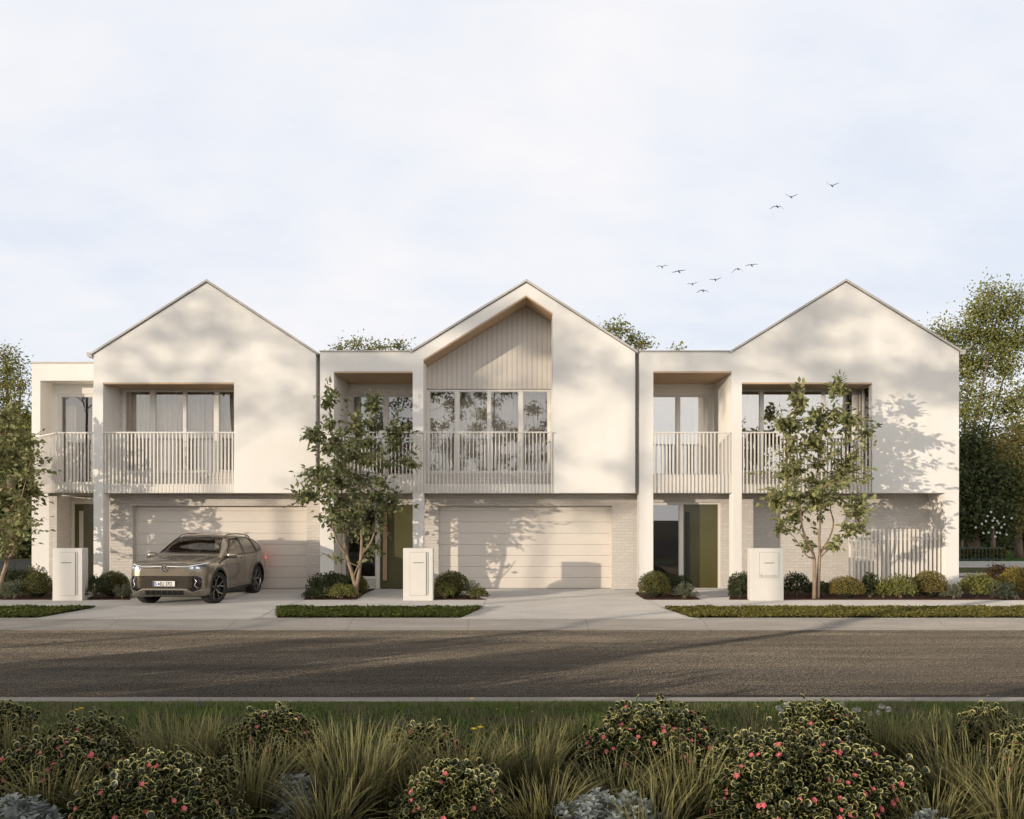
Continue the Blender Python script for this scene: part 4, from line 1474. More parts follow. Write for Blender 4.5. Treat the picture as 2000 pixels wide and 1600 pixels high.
for i, (px, lab) in enumerate(((20, 'dark dense tree behind the road at the left edge'), (60, 'dark dense tree standing next to the first house wall'))):
    bg_tree('evergreen_tree', lab, px, Y + i, 0, [pl([(px, 1092, .3), (px, 960, .2), (px, 860, .08)], Y + i)],
            [(px, 850, 34, 36, 24), (px - 10, 910, 36, 36, 26), (px + 8, 960, 36, 36, 26), (px, 1015, 36, 34, 26), (px, 1062, 36, 28, 24)], .30, 'leaf_bg_dark', 65 + i, per=36, cluster=.5)
bg_tree('evergreen_tree', 'dark dense tree half outside the left edge', -40, 44.5, 0, [pl([(-40, 1090, .3), (-40, 960, .2), (-40, 860, .08)], 44.5)],
        [(-40, 850, 40, 40, 24), (-40, 930, 40, 40, 26), (-40, 1010, 40, 40, 26), (-40, 1060, 40, 26, 20)], .32, 'leaf_bg_dark', 69, per=34, cluster=.5)
Y = 42.0
for i, (px, lab, bl) in enumerate(((718, 'leafy treetop showing over the flat roof left of the middle gable', [(665, 684, 20, 8, 10), (700, 672, 12, 14, 10), (735, 680, 26, 9, 14), (775, 678, 20, 10, 12), (718, 720, 60, 30, 30)]),
                                   (1228, 'leafy treetop showing beside the right slope of the middle gable', [(1210, 645, 24, 14, 16), (1255, 672, 22, 12, 14), (1232, 664, 16, 14, 10), (1190, 642, 14, 8, 6), (1225, 720, 45, 30, 26)]),
                                   (1322, 'tip of a treetop showing over the flat roof of the slatted house', [(1320, 684, 9, 4, 5), (1320, 730, 40, 28, 22)]))):
    bg_tree('background_tree', lab, px, Y, 0, [pl([(px, 1090, .2), (px + 3, 900, .14), (px, 760, .06), (px - 3, 700, .02)], Y)], bl, .17, 'leaf_bg', 71 + i, per=20, cluster=.24)


for i, (x, y, lab) in enumerate(((31.0, 46.0, 'dense tree in the park past the right photo edge'), (38.5, 49.0, 'second dense tree in the park past the right photo edge'), (46.0, 46.5, 'farthest dense tree in the park past the right photo edge'), (-31.0, 47.0, 'dense tree past the left photo edge behind the road'), (-39.0, 46.0, 'far dense tree past the left photo edge behind the road'))):
    V = Vector
    grow('evergreen_tree', lab, 'tree', 'trees standing behind the houses', (x, y, 0), [[(V((x, y, 0)), .3), (V((x, y, 4)), .22), (V((x, y, 8)), .08)]],
         [((x + dx, y + dy, z), (1.9, 1.7, 1.3), 24) for dx, dy, z in ((0, 0, 9), (-1.3, .5, 7), (1.4, 0, 6.6), (0, -1, 4.6), (-1.6, 0, 3), (1.6, 0, 2.6))], .30, 'leaf_bg_dark', 'bark_dark', 90 + i, per_tip=36, twig=1.2, kind='small', tip_r=.02, cluster=.5, droop=.05, bsides=5)


# trees on the camera's side of the road: they throw the dappled shade on the facades and stand in the window reflections
def shade_tree(label, x, y, h0, h1, rad, n, seed, leaf=.30, per=15, trunk=.11):
    rnd = random.Random(seed)
    V = Vector
    limbs = [[(V((x, y, -.06)), trunk), (V((x + rnd.uniform(-.2, .2), y, h0 * .5)), trunk * .85), (V((x + rnd.uniform(-.4, .4), y + rnd.uniform(-.3, .3), h0)), trunk * .7), (V((x, y, (h0 + h1) / 2)), trunk * .4), (V((x, y, h1 - .5)), .03)]]
    for k in range(5):
        a = k * 1.26 + rnd.uniform(-.3, .3)
        q = V((x, y, h0 * .9 + k * .25))
        e = q + V((math.cos(a) * rad * .6, math.sin(a) * rad * .6, (h1 - h0) * .4))
        limbs.append([(q, trunk * .4), ((q + e) * .5 + V((0, 0, .3)), trunk * .25), (e, .03)])
    blobs = []
    for k in range(n):
        a, u, zz = rnd.uniform(0, 6.283), rnd.uniform(0, 1) ** .5, rnd.uniform(0, 1)
        rr_ = rad * (1 - abs(zz - .42) ** 1.6)
        blobs.append(((x + math.cos(a) * u * rr_, y + math.sin(a) * u * rr_, h0 + (h1 - h0) * zz), (rnd.uniform(.55, 1.0), rnd.uniform(.55, 1.0), rnd.uniform(.25, .5)), rnd.randint(4, 8)))
    return grow('shade_tree', label, 'tree', 'tall trees across the road', (x, y, -.05), limbs, blobs, leaf, 'leaf_bg', 'bark_dark', seed, per_tip=per, twig=.9, kind='small', tip_r=.014, cluster=.25)


for i, (x, y, h0, h1, rad, n, lab) in enumerate(SHADE_TREES):
    shade_tree(lab, x, y, h0, h1, rad, n, 200 + i, per=15 if i > 3 else 9, trunk=.17 if i == 4 else .10)


# ---------------------------------------------------------------- shrubs
def shrub(label, px, Y, rx, z0, z1, style, mat, n, seed, leaf=.045, group='clipped and loose shrubs in the front beds', name='shrub', ry=None):
    """foliage in a dome: ball, loose (leafy, ragged), feather (long silvery sprays), upright"""
    r = np.random.default_rng(seed)
    x = PX(px, Y)
    ry = ry or rx
    root = empty(name, (x, Y, z0))
    tag(root, label, 'shrub', group)
    hh = z1 - z0
    th = r.uniform(0, 2 * math.pi, n)
    if style == 'feather':
        c = r.uniform(.0, 1, n) ** .8
        u = np.sqrt(1 - c * c)
        rad = r.uniform(.35, 1.0, n) ** .6
        P = np.column_stack([np.cos(th) * u * rx * rad, np.sin(th) * u * ry * rad, .03 + c * hh * .92 * rad])
        # sprays: leaves gathered in arching lines
        ns = max(14, n // 45)
        sa, sc_ = r.uniform(0, 2 * math.pi, ns), r.uniform(.12, 1, ns)
        k = r.integers(0, ns, n)
        t = r.uniform(.3, 1, n)
        su = np.sqrt(1 - sc_[k] ** 2)
        P = np.column_stack([np.cos(sa[k]) * su * rx * t, np.sin(sa[k]) * su * ry * t, .03 + hh * (sc_[k] * t * .98 + .10 * (1 - t) - .12 * su * t * t + .08 * su)]) + r.normal(0, .022, (n, 3))
        D = norm(np.column_stack([np.cos(sa[k]) * su, np.sin(sa[k]) * su, sc_[k] - .35 * t]) + r.normal(0, .55, (n, 3)))
        Nn = r.normal(0, 1, (n, 3))
        S = np.column_stack([np.full(n, leaf * .55), r.uniform(.8, 1.5, n) * leaf, np.full(n, leaf * .6)])
    else:
        c = r.uniform(-.35, 1, n)
        u = np.sqrt(1 - c * c)
        lum = .07 if style == 'ball' else .22
        lob = 1 + lum * (np.sin(3 * th + seed) * np.sin(4 * c + seed * .7) + .6 * np.sin(7 * th + 2 * c + seed))
        rad = (r.uniform(.80, 1.02, n) if style == 'ball' else r.uniform(.35, 1.05, n) ** .5) * lob
        dirs_ = np.column_stack([np.cos(th) * u, np.sin(th) * u, c])
        zc_ = .42 if style != 'upright' else .35
        P = np.column_stack([dirs_[:, 0] * rx * rad, dirs_[:, 1] * ry * rad, hh * zc_ + dirs_[:, 2] * hh * (1 - zc_) * rad])
        D = norm(dirs_ + r.normal(0, .75 if style != 'upright' else .5, (n, 3)) + np.array([0, 0, .25 if style != 'upright' else .9]))
        Nn = norm(dirs_ + r.normal(0, .5, (n, 3)))
        Nn = norm(Nn + np.array([0, 0, .3]))
        S = leaf * r.uniform(.6, 1.3, (n, 1)) * np.ones((1, 3))
        keep = P[:, 2] > .005
        P, D, Nn, S = P[keep], D[keep], Nn[keep], S[keep]
    me = leaf_mesh('foliage', P, D, Nn, S, 'small' if style in ('ball', 'feather') else 'leaf')
    o = link_mesh('foliage', me, M[mat], root)
    st = MB()
    rnd = random.Random(seed)
    for k in range(7):
        a = rnd.uniform(0, 6.283)
        q = Vector((math.cos(a) * rx * .45, math.sin(a) * ry * .45, hh * rnd.uniform(.5, .75)))
        st.tube(bez(Vector((rnd.uniform(-.03, .03), rnd.uniform(-.03, .03), -.02)), Vector((q.x * .3, q.y * .3, q.z * .6)), q, 5), [.014, .012, .010, .007, .004], 5)
    st.build('stem', M['bark_dark'], root, smooth=True)
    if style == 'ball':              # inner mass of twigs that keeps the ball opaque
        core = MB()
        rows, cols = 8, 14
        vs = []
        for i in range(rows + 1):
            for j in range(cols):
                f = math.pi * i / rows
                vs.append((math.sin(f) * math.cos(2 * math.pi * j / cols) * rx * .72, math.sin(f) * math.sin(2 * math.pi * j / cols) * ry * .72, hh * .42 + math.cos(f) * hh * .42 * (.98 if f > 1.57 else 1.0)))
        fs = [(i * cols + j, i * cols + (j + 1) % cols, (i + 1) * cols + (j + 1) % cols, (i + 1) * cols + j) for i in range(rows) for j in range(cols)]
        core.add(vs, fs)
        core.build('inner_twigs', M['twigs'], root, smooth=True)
    return root


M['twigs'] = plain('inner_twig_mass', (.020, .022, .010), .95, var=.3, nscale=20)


def sh(label, x0, x1, ytop, Y, style, mat, n, seed, leaf=.045, ybase=None, **kw):
    z0 = zg(Y) + .005
    rx = (x1 - x0) / 2 * Y / FOC
    return shrub(label, (x0 + x1) / 2, Y, rx, z0, PZ(ytop, Y), style, mat, n, seed, leaf, **kw)


sh('dark loose shrub at the left photo edge behind the silvery one', -10, 62, 1112, 23.6, 'loose', 'leaf_dark', 2600, 301, .06)
sh('dark low shrub against the corner of the first house', 40, 92, 1108, 24.4, 'loose', 'leaf_ball', 1800, 302, .05)
sh('clipped round shrub just left of the first letterbox', 46, 101, 1119, 22.6, 'ball', 'leaf_ball', 4200, 303, .034)
sh('low silvery feathery shrub at the left photo edge', -6, 62, 1134, 22.4, 'feather', 'leaf_feather', 3400, 304, .055)
sh('small dark leafy shrub touching the first letterbox on its right side', 158, 212, 1128, 22.4, 'loose', 'leaf_dark', 2200, 305, .05)
sh('round olive shrub behind the parked car front corner', 190, 250, 1117, 22.9, 'ball', 'leaf_ball', 4600, 306, .036)
sh('low silvery feathery shrub beside the front bumper of the car', 216, 262, 1141, 22.4, 'feather', 'leaf_feather', 2000, 307, .05)
sh('wide dark leafy shrub left of the two stemmed tree', 604, 688, 1121, 23.0, 'loose', 'leaf_dark', 4200, 308, .055)
sh('rounded green shrub behind the two stemmed tree foot', 662, 718, 1122, 23.4, 'ball', 'leaf_ball', 4300, 309, .036)
sh('low yellow green shrub at the foot of the two stemmed tree', 636, 698, 1143, 22.4, 'loose', 'leaf_lime', 1900, 310, .04)
sh('small dark shrub at the driveway edge left of the two stemmed tree', 594, 630, 1150, 22.3, 'loose', 'leaf_dark', 900, 321, .045)
sh('large round olive shrub right of the middle letterbox', 848, 916, 1117, 22.8, 'ball', 'leaf_ball', 5200, 311, .038)
sh('silvery feathery shrub leaning on the large round one by the middle garage', 895, 946, 1135, 22.6, 'feather', 'leaf_feather', 2600, 312, .05)
sh('low olive shrub at the corner of the middle driveway', 918, 953, 1150, 22.3, 'loose', 'leaf_ball', 1100, 313, .04)
sh('low dark shrub in front of the large round one beside the middle letterbox', 850, 890, 1140, 22.3, 'loose', 'leaf_lime', 1000, 322, .035)
sh('big clipped olive ball left of the last front door', 1248, 1309, 1117, 22.6, 'ball', 'leaf_ball', 5400, 314, .036)
sh('clipped dark ball behind the silvery shrub at the last front door', 1300, 1352, 1124, 23.2, 'ball', 'leaf_dark', 4000, 315, .034)
sh('silvery feathery shrub at the path to the last front door', 1311, 1366, 1140, 22.4, 'feather', 'leaf_feather', 2800, 316, .05)
sh('fine needled dark green shrub left of the emblem letterbox', 1424, 1470, 1122, 22.5, 'upright', 'leaf_dark', 4200, 317, .045)
sh('dark loose shrub right behind the emblem letterbox', 1528, 1580, 1121, 22.9, 'loose', 'leaf_dark', 2600, 318, .05)
sh('dark leafy shrub behind the stems of the forked tree', 1574, 1622, 1137, 23.0, 'loose', 'leaf_dark', 2200, 319, .05)
sh('clipped yellow olive ball right of the forked tree', 1620, 1686, 1127, 22.6, 'ball', 'leaf_gold', 5400, 320, .032)
sh('upright leafy shrub right of the clipped ball by the slat screen', 1683, 1713, 1122, 22.7, 'upright', 'leaf_dark', 900, 323, .07)
sh('small leafy green shrub in the middle of the slat screen bed', 1710, 1740, 1134, 22.6, 'upright', 'leaf_lime', 800, 324, .06)
sh('bright green leafy shrub in front of the slat screen', 1733, 1786, 1126, 22.5, 'loose', 'leaf_lime', 2000, 325, .055)
sh('large clipped bronze green ball before the corner pillar', 1782, 1848, 1116, 22.7, 'ball', 'leaf_gold', 5600, 326, .034)
sh('silvery feathery shrub at the foot of the corner pillar', 1838, 1884, 1139, 22.4, 'feather', 'leaf_feather', 2400, 327, .055)
sh('rounded lime green shrub just right of the corner pillar', 1877, 1941, 1124, 22.7, 'loose', 'leaf_lime', 2800, 328, .055)
sh('silvery feathery shrub in front of the golden one at the right', 1926, 1988, 1136, 22.4, 'feather', 'leaf_feather', 3000, 329, .06)
sh('tall golden green shrub at the right photo edge', 1952, 2030, 1112, 23.2, 'upright', 'leaf_gold', 4600, 330, .055)
sh('bronze leaved shrub behind the golden one at the right', 1924, 1978, 1105, 24.6, 'loose', 'leaf_red', 2600, 331, .06)


# ---------------------------------------------------------------- flowering bushes in front
ZG = -.055
flower_me = None


def make_flower():
    mb = MB()
    for ring, (nn, L, tilt, off) in enumerate(((5, .024, .25, 0), (5, .019, .6, .6), (4, .012, 1.0, .3))):
        for k in range(nn):
            a = 2 * math.pi * k / nn + off
            ca, sa = math.cos(a), math.sin(a)
            pts = []
            for rr_, w, zz in ((.003, .004, 0), (L * .55, L * .42, L * .55 * tilt * .7), (L, L * .25, L * tilt * .8), (L * 1.02, 0, L * tilt * .75)):
                pts.append((rr_, w, zz))
            vs = []
            for rr_, w, zz in pts[:3]:
                vs += [(ca * rr_ - sa * w, sa * rr_ + ca * w, zz), (ca * rr_ + sa * w, sa * rr_ - ca * w, zz)]
            vs.append((ca * pts[3][0], sa * pts[3][0], pts[3][2]))
            mb.add(vs, [(0, 1, 3, 2), (2, 3, 5, 4), (4, 5, 6)], 0)
    mb.lathe([(.000, .0045), (.006, .004), (.008, .001)], 'z', 8, 1)
    me = bpy.data.meshes.new('flower')
    me.from_pydata(mb.v, [], mb.f)
    me.polygons.foreach_set('material_index', mb.mi)
    me.materials.append(M['petal'])
    me.materials.append(M['petal_eye'])
    return me


FLOWER = make_flower()


def rose_bush(label, x0, x1, ytop, Y, n, seed, nf, leaf=.060, zf=1.0):
    n = int(n * 1.35)
    r = np.random.default_rng(seed)
    rnd = random.Random(seed)
    x = PX((x0 + x1) / 2, Y)
    rx = (x1 - x0) / 2 * Y / FOC
    hh = PZ(ytop, Y) - ZG
    root = empty('flowering_bush', (x, Y, ZG))
    tag(root, label, 'flowering bush', 'pink flowering bushes with cream edged leaves')
    th = r.uniform(0, 2 * math.pi, n)
    c = r.uniform(-.25, 1, n)
    u = np.sqrt(1 - c * c)
    lob = 1 + .20 * np.sin(4 * th + seed) * np.sin(5 * c + seed) + .10 * np.sin(9 * th + 3 * c) + np.where(r.uniform(0, 1, n) < .05, r.uniform(0, .22, n), 0)
    rad = r.uniform(.5, 1.0, n) ** .4 * lob
    dr_ = np.column_stack([np.cos(th) * u, np.sin(th) * u, c])
    P = np.column_stack([dr_[:, 0] * rx * rad, dr_[:, 1] * rx * .85 * rad, hh * .3 + dr_[:, 2] * hh * .68 * rad])
    D = norm(dr_ * .8 + r.normal(0, .75, (n, 3)) + np.array([0, 0, .15]))
    Nn = norm(dr_ * .8 + np.array([0, -.1, .7]) + r.normal(0, .45, (n, 3)))
    keep = P[:, 2] > 0
    P, D, Nn = P[keep], D[keep], Nn[keep]
    S = leaf * r.uniform(.6, 1.2, (len(P), 1)) * np.ones((1, 3))
    me = leaf_mesh('foliage', P, D, Nn, S, 'obo')
    link_mesh('foliage', me, M['leaf_rose'], root)
    st = MB()
    for k in range(10):
        a = rnd.uniform(0, 6.283)
        q = Vector((math.cos(a) * rx * .6, math.sin(a) * rx * .5, hh * rnd.uniform(.45, .8)))
        st.tube(bez(Vector((0, 0, -.01)), Vector((q.x * .4, q.y * .4, q.z * .5)), q, 5), [.011, .009, .007, .005, .003], 5)
    st.build('stem', M['bark_dark'], root, smooth=True)
    for k in range(int(nf * 2.3)):
        f = bpy.data.objects.new('flower', FLOWER)
        COL.objects.link(f)
        f.parent = root
        a = rnd.uniform(math.pi * .95, math.pi * 2.05)
        cc = rnd.uniform(.0, .98)
        uu = math.sqrt(1 - cc * cc)
        d = Vector((math.cos(a) * uu, math.sin(a) * uu, cc))
        lb = 1.03 + .20 * math.sin(4 * a + seed) * math.sin(5 * cc + seed)
        f.location = (d.x * rx * lb, d.y * rx * .85 * lb, hh * .3 + d.z * hh * .70 * lb)
        nz = (d + Vector((rnd.uniform(-.4, .4), rnd.uniform(-.6, .2), rnd.uniform(0, .6)))).normalized()
        f.rotation_euler = nz.to_track_quat('Z', 'Y').to_euler()
        s = rnd.uniform(.55, .92)
        f.scale = (s, s, s)
    return root


rose_bush('pink flowering bush cut by the left photo edge in the back row', -50, 66, 1382, 7.6, 1500, 401, 6)
rose_bush('low pink flowering bush in the back row left of the tall pale grass', 85, 255, 1412, 7.4, 1900, 402, 10)
rose_bush('dark pink flowering bush at the left edge behind the front bush', -20, 235, 1452, 6.5, 2400, 403, 9)
rose_bush('large pink flowering bush at the bottom left of the bed', 165, 455, 1490, 5.7, 3200, 404, 14)
rose_bush('solitary round pink flowering bush against the open lawn', 446, 620, 1397, 7.6, 2400, 405, 7)
rose_bush('pink flowering bush half hidden behind the tall grasses at the centre', 755, 905, 1428, 7.2, 1600, 406, 9)
rose_bush('pink flowering bush among the grass blades at the bottom centre', 790, 985, 1500, 6.0, 2000, 407, 7)
rose_bush('wide pink flowering bush in the back row right of centre', 1150, 1410, 1388, 7.3, 3400, 408, 22)
rose_bush('pink flowering bush standing behind the biggest one', 1525, 1690, 1388, 7.5, 2200, 409, 12)
rose_bush('biggest pink flowering bush, at the bottom right', 1375, 1765, 1442, 6.1, 5600, 410, 28)
rose_bush('small pink flowering bush beyond the grasses at the upper right of the bed', 1878, 1978, 1388, 8.0, 1100, 411, 6)
rose_bush('pink flowering bush cut by the right photo edge', 1930, 2080, 1440, 6.4, 1900, 412, 8)


# ---------------------------------------------------------------- ornamental grasses
def tuft(label, px, ytop, Y, n, spread, bend, seed, base_r=.09, w=.0075, upright=.5, mat='grass_blade'):
    r = np.random.default_rng(seed)
    x = PX(px, Y)
    n = int(n * .7)
    H = PZ(ytop, Y) - ZG
    o_loc = (x, Y, ZG)
    rr_ = base_r * np.sqrt(r.uniform(0, 1, n))
    a0 = r.uniform(0, 2 * math.pi, n)
    P = np.column_stack([np.cos(a0) * rr_ * 1.3, np.sin(a0) * rr_, np.zeros(n)])
    ang = a0 + r.normal(0, .5, n)
    b = np.clip(r.beta(1.3, 2.2, n) * bend, .03, 1.15)
    h = H * r.uniform(.55, 1.03, n) * (1 + .35 * b)
    me = blade_mesh('grass_tuft', P, h, ang, b, r.uniform(.6, 1.2, n) * w * 1.75, r, 7)
    o = link_mesh('grass_tuft', me, M[mat], None, o_loc)
    return tag(o, label, 'grass tuft', 'ornamental grass tufts in the front bed')


tuft('upright grass tuft at the left edge before the cut bush', 30, 1388, 7.2, 170, .3, .6, 501, .12)
tuft('thin grass tuft behind the low bush at the left', 150, 1386, 7.7, 70, .3, .8, 502, .12)
tuft('broad pale grass tuft behind the large bottom left bush', 345, 1384, 7.2, 330, .4, .65, 503, .26)
tuft('narrow pale grass tuft left of the solitary round bush', 425, 1392, 7.5, 170, .3, .6, 504, .14)
tuft('dark grass tuft at the left end of the large bottom left bush', 190, 1492, 6.1, 210, .3, .9, 505, .12)
tuft('arching grass tuft just right of the large bottom left bush', 480, 1432, 6.0, 300, .4, 1.25, 506, .12)
tuft('tall pale grass tuft left of the centre', 690, 1398, 6.2, 430, .4, .75, 507, .20)
tuft('wispy grass tuft right beside the tall pale one', 770, 1420, 6.7, 220, .4, .7, 508, .14)
tuft('arching grass tuft low in front of the tall pale one', 640, 1500, 5.7, 230, .4, 1.2, 509, .11)
tuft('pale grass tuft around the centre bush', 905, 1422, 6.6, 300, .4, .7, 510, .22)
tuft('big grass tuft at the centre right of the bed', 1030, 1404, 6.7, 360, .4, .8, 511, .18)
tuft('dark arching grass tuft at the bottom centre', 1060, 1490, 5.9, 280, .4, 1.25, 512, .13)
tuft('grass tuft at the left foot of the biggest bush', 1340, 1442, 6.0, 330, .4, .7, 513, .15)
tuft('thin grass tuft between the two wide bushes', 1458, 1386, 7.5, 120, .4, .6, 514, .18)
tuft('pale upright grass tuft right behind the biggest bush', 1735, 1378, 7.6, 330, .4, .65, 515, .24)
tuft('pale grass tuft near the small far bush', 1835, 1384, 7.8, 200, .4, .6, 516, .22)
tuft('large golden grass tuft at the right end of the bed', 1900, 1418, 6.2, 420, .4, .85, 517, .22)
tuft('dark arching grass tuft at the bottom right', 1815, 1500, 5.7, 260, .4, 1.25, 518, .12)
tuft('grass tuft in the bottom right corner', 1985, 1480, 5.6, 220, .4, .9, 519, .14)
tuft('pale grass tuft at the right photo edge', 1985, 1380, 7.6, 170, .4, .6, 520, .2)
tuft('thin dark grass tuft in front of the solitary round bush', 560, 1440, 6.9, 150, .3, .8, 522, .16)
tuft('loose grass tuft leaning over the large bottom left bush', 300, 1470, 6.5, 170, .3, .9, 523, .18)
tuft('wispy grass tuft at the bottom left corner', 95, 1470, 6.0, 170, .3, .9, 524, .14)
tuft('low dark grass tuft in front of the wide back row bush', 1200, 1470, 6.4, 240, .3, 1.0, 525, .18)
tuft('thin upright grass tuft behind the wide back row bush', 1120, 1392, 7.7, 170, .3, .6, 526, .22)
tuft('thin upright grass tuft left of the solitary round bush top', 610, 1400, 7.6, 130, .3, .6, 527, .18)
tuft('thin upright grass tuft at the centre of the back row', 845, 1402, 7.6, 140, .3, .6, 528, .2)
tuft('dark drooping grass tuft below the silver plant at the centre right', 1275, 1510, 5.6, 200, .3, 1.2, 529, .12)
tuft('pale grass tuft among the blooms of the biggest bush', 1600, 1436, 6.9, 150, .3, .6, 530, .2)
rose_bush('pink flowering bush standing past the right photo edge', 2130, 2420, 1430, 6.6, 2400, 413, 8)
tuft('tall grass tuft standing past the right photo edge', 2090, 1400, 6.9, 300, .4, .8, 531, .2)
tuft('short grass tuft between centre bush and big grasses', 835, 1480, 6.1, 160, .4, 1.0, 521, .12)


rng = np.random.default_rng(90)
n = 21000
Yb = rng.uniform(4.9, 7.7, n)
P = np.column_stack([rng.uniform(-1, 1, n) * Yb * .85, Yb, np.zeros(n)])
hgt = .05 + .10 * (np.sin(P[:, 0] * 3.1 + np.sin(P[:, 1] * 4)) * .5 + .5) * np.clip((7.9 - Yb) / .8, .2, 1)
P[:, 2] = ZG + hgt * rng.uniform(.1, 1.0, n)
D = norm(rng.normal(0, 1, (n, 3)) + np.array([0, -.2, .5]))
o = link_mesh('ground_foliage', leaf_mesh('ground_foliage', P, D, norm(rng.normal(0, .6, (n, 3)) + np.array([0, -.2, 1])), rng.uniform(.025, .055, n)[:, None] * np.ones((1, 3)), 'leaf'), M['leaf_low'])
tag(o, 'low dark leafy growth covering the soil between the bushes and grasses', 'ground cover', kind='stuff')


# ---------------------------------------------------------------- silver plants, little meadow flowers
def silver_plant(label, px, ytop, Y, rx, n, seed):
    r = np.random.default_rng(seed)
    x = PX(px, Y)
    hh = PZ(ytop, Y) - ZG
    ns = n // 9
    th = r.uniform(0, 2 * math.pi, ns)
    ra = np.sqrt(r.uniform(0, 1, ns))
    S0 = np.column_stack([np.cos(th) * ra * rx, np.sin(th) * ra * rx * .8, hh * (1 - .45 * ra ** 2) * r.uniform(.45, 1, ns)])
    idx = np.repeat(np.arange(ns), 9)
    k = np.tile(np.arange(9), ns)
    a = k * 2.4 + np.repeat(r.uniform(0, 6, ns), 9)
    tilt = .25 + .5 * (k % 3) / 2
    D = norm(np.column_stack([np.cos(a), np.sin(a), tilt + r.normal(0, .12, len(a))]))
    P = S0[idx] + np.column_stack([np.zeros(len(a)), np.zeros(len(a)), -.012 * (k // 3)])
    Nn = np.column_stack([np.zeros(len(a)), np.zeros(len(a)), np.ones(len(a))]) + r.normal(0, .15, (len(a), 3))
    Sz = np.column_stack([r.uniform(.7, 1, len(a)) * .06, r.uniform(.7, 1.2, len(a)) * .065, np.full(len(a), .05)])
    root = empty('silver_plant', (x, Y, ZG))
    tag(root, label, 'plant', 'low silver leaved plants at the bed front')
    link_mesh('foliage', leaf_mesh('foliage', P, D, Nn, Sz, 'leaf'), M['silver'], root)
    st = MB()
    for i in range(0, ns, max(1, ns // 60)):
        st.tube([(S0[i, 0] * .8, S0[i, 1] * .8, 0), tuple(S0[i] * np.array([.95, .95, .6])), tuple(S0[i] - np.array([0, 0, .015]))], [.004, .003, .002], 4)
    st.build('stem', M['silver'], root)


silver_plant('silver leaved plant in the bottom left corner', 35, 1555, 5.7, .26, 1500, 601)
silver_plant('silver leaved plant between the bottom left bush and the tall pale grass', 575, 1512, 6.2, .24, 1500, 602)
silver_plant('widest silver leaved plant at the bottom centre right', 1190, 1545, 5.75, .36, 2600, 603)
silver_plant('small silver leaved plant at the bottom right', 1815, 1580, 5.5, .12, 500, 604)


def proto_copies(proto_root, spots, label, group):
    """copies of a thing with copies of its parts"""
    for i, (x, y, z, s, rz) in enumerate(spots):
        if i == 0:
            t = proto_root
        else:
            t = proto_root.copy()
            COL.objects.link(t)
            for ch in proto_root.children:
                c = ch.copy()
                COL.objects.link(c)
                c.parent = t
        t.location = (x, y, z)
        t.rotation_euler = (0, 0, rz)
        t.scale = (s, s, s)
        tag(t, label, None, group)


def meadow_spots(pxs, seed, z=ZG):
    rnd = random.Random(seed)
    out = []
    for px, py, h in pxs:
        # the head is seen at (px, py); the foot stands on the lawn
        Y = (HC - (ZG + h)) * FOC / (py - CY)
        out.append((PX(px, Y), Y, z, h / .2, rnd.uniform(0, 6)))
    return out


def flower_proto(name, cat, head_mat, shape):
    root = empty(name)
    root['category'] = cat
    st = MB()
    st.tube([(0, 0, 0), (.004, .002, .1), (.002, 0, .196)], [.0022, .0018, .0014], 5)
    st.build('stem', M['lawn_blade'], root)
    hd = MB()
    if shape == 'puff':
        rnd = random.Random(3)
        for k in range(90):
            v = Vector((rnd.gauss(0, 1), rnd.gauss(0, 1), rnd.gauss(0, 1))).normalized()
            c = Vector((0, 0, .2))
            t = v.orthogonal().normalized() * .006
            hd.add([c + v * .004, c + v * .026 + t, c + v * .030, c + v * .026 - t], [(0, 1, 2, 3)])
    elif shape == 'daisy':
        for k in range(11):
            a = k * 2 * math.pi / 11
            ca, sa = math.cos(a), math.sin(a)
            hd.add([(0, 0, .197), (ca * .018 - sa * .006, sa * .018 + ca * .006, .203), (ca * .028, sa * .028, .200), (ca * .018 + sa * .006, sa * .018 - ca * .006, .203)], [(0, 1, 2, 3)])
        hd.lathe([(.195, .010), (.204, .008), (.208, .001)], 'z', 8)
    else:
        rnd = random.Random(4)
        for k in range(36):
            t = k / 36
            a = k * 2.4
            ca, sa = math.cos(a), math.sin(a)
            z = .11 + t * .095
            w = .012 * (1.1 - t)
            hd.add([(0, 0, z), (ca * w - sa * .004, sa * w + ca * .004, z + .004), (ca * w * 1.4, sa * w * 1.4, z + .007), (ca * w + sa * .004, sa * w - ca * .004, z + .004)], [(0, 1, 2, 3)])
    hd.build('bloom', M[head_mat], root)
    return root


proto_copies(flower_proto('seed_head_flower', 'wildflower', 'puff', 'puff'),
             meadow_spots([(1520, 1383, .20), (1527, 1390, .18), (1535, 1378, .22), (1541, 1380, .22), (1625, 1380, .2), (1644, 1377, .22), (1650, 1386, .2), (1668, 1388, .2), (1676, 1386, .21), (1722, 1380, .22), (1735, 1386, .2), (1715, 1392, .18), (1700, 1394, .16)], 1),
             'pale round seed head on a stem in the meadow grass', 'pale seed heads in the meadow grass')
proto_copies(flower_proto('yellow_flower', 'wildflower', 'yellow', 'daisy'),
             meadow_spots([(922, 1364, .2), (150, 1386, .2), (159, 1383, .22), (926, 1423, .24), (938, 1420, .24), (1480, 1380, .14), (1585, 1375, .14), (1690, 1390, .14), (412, 1385, .1), (1010, 1382, .09), (1040, 1390, .09), (970, 1385, .1)], 2),
             'small yellow flower on a thin stem in the meadow grass', 'yellow flowers in the meadow grass')
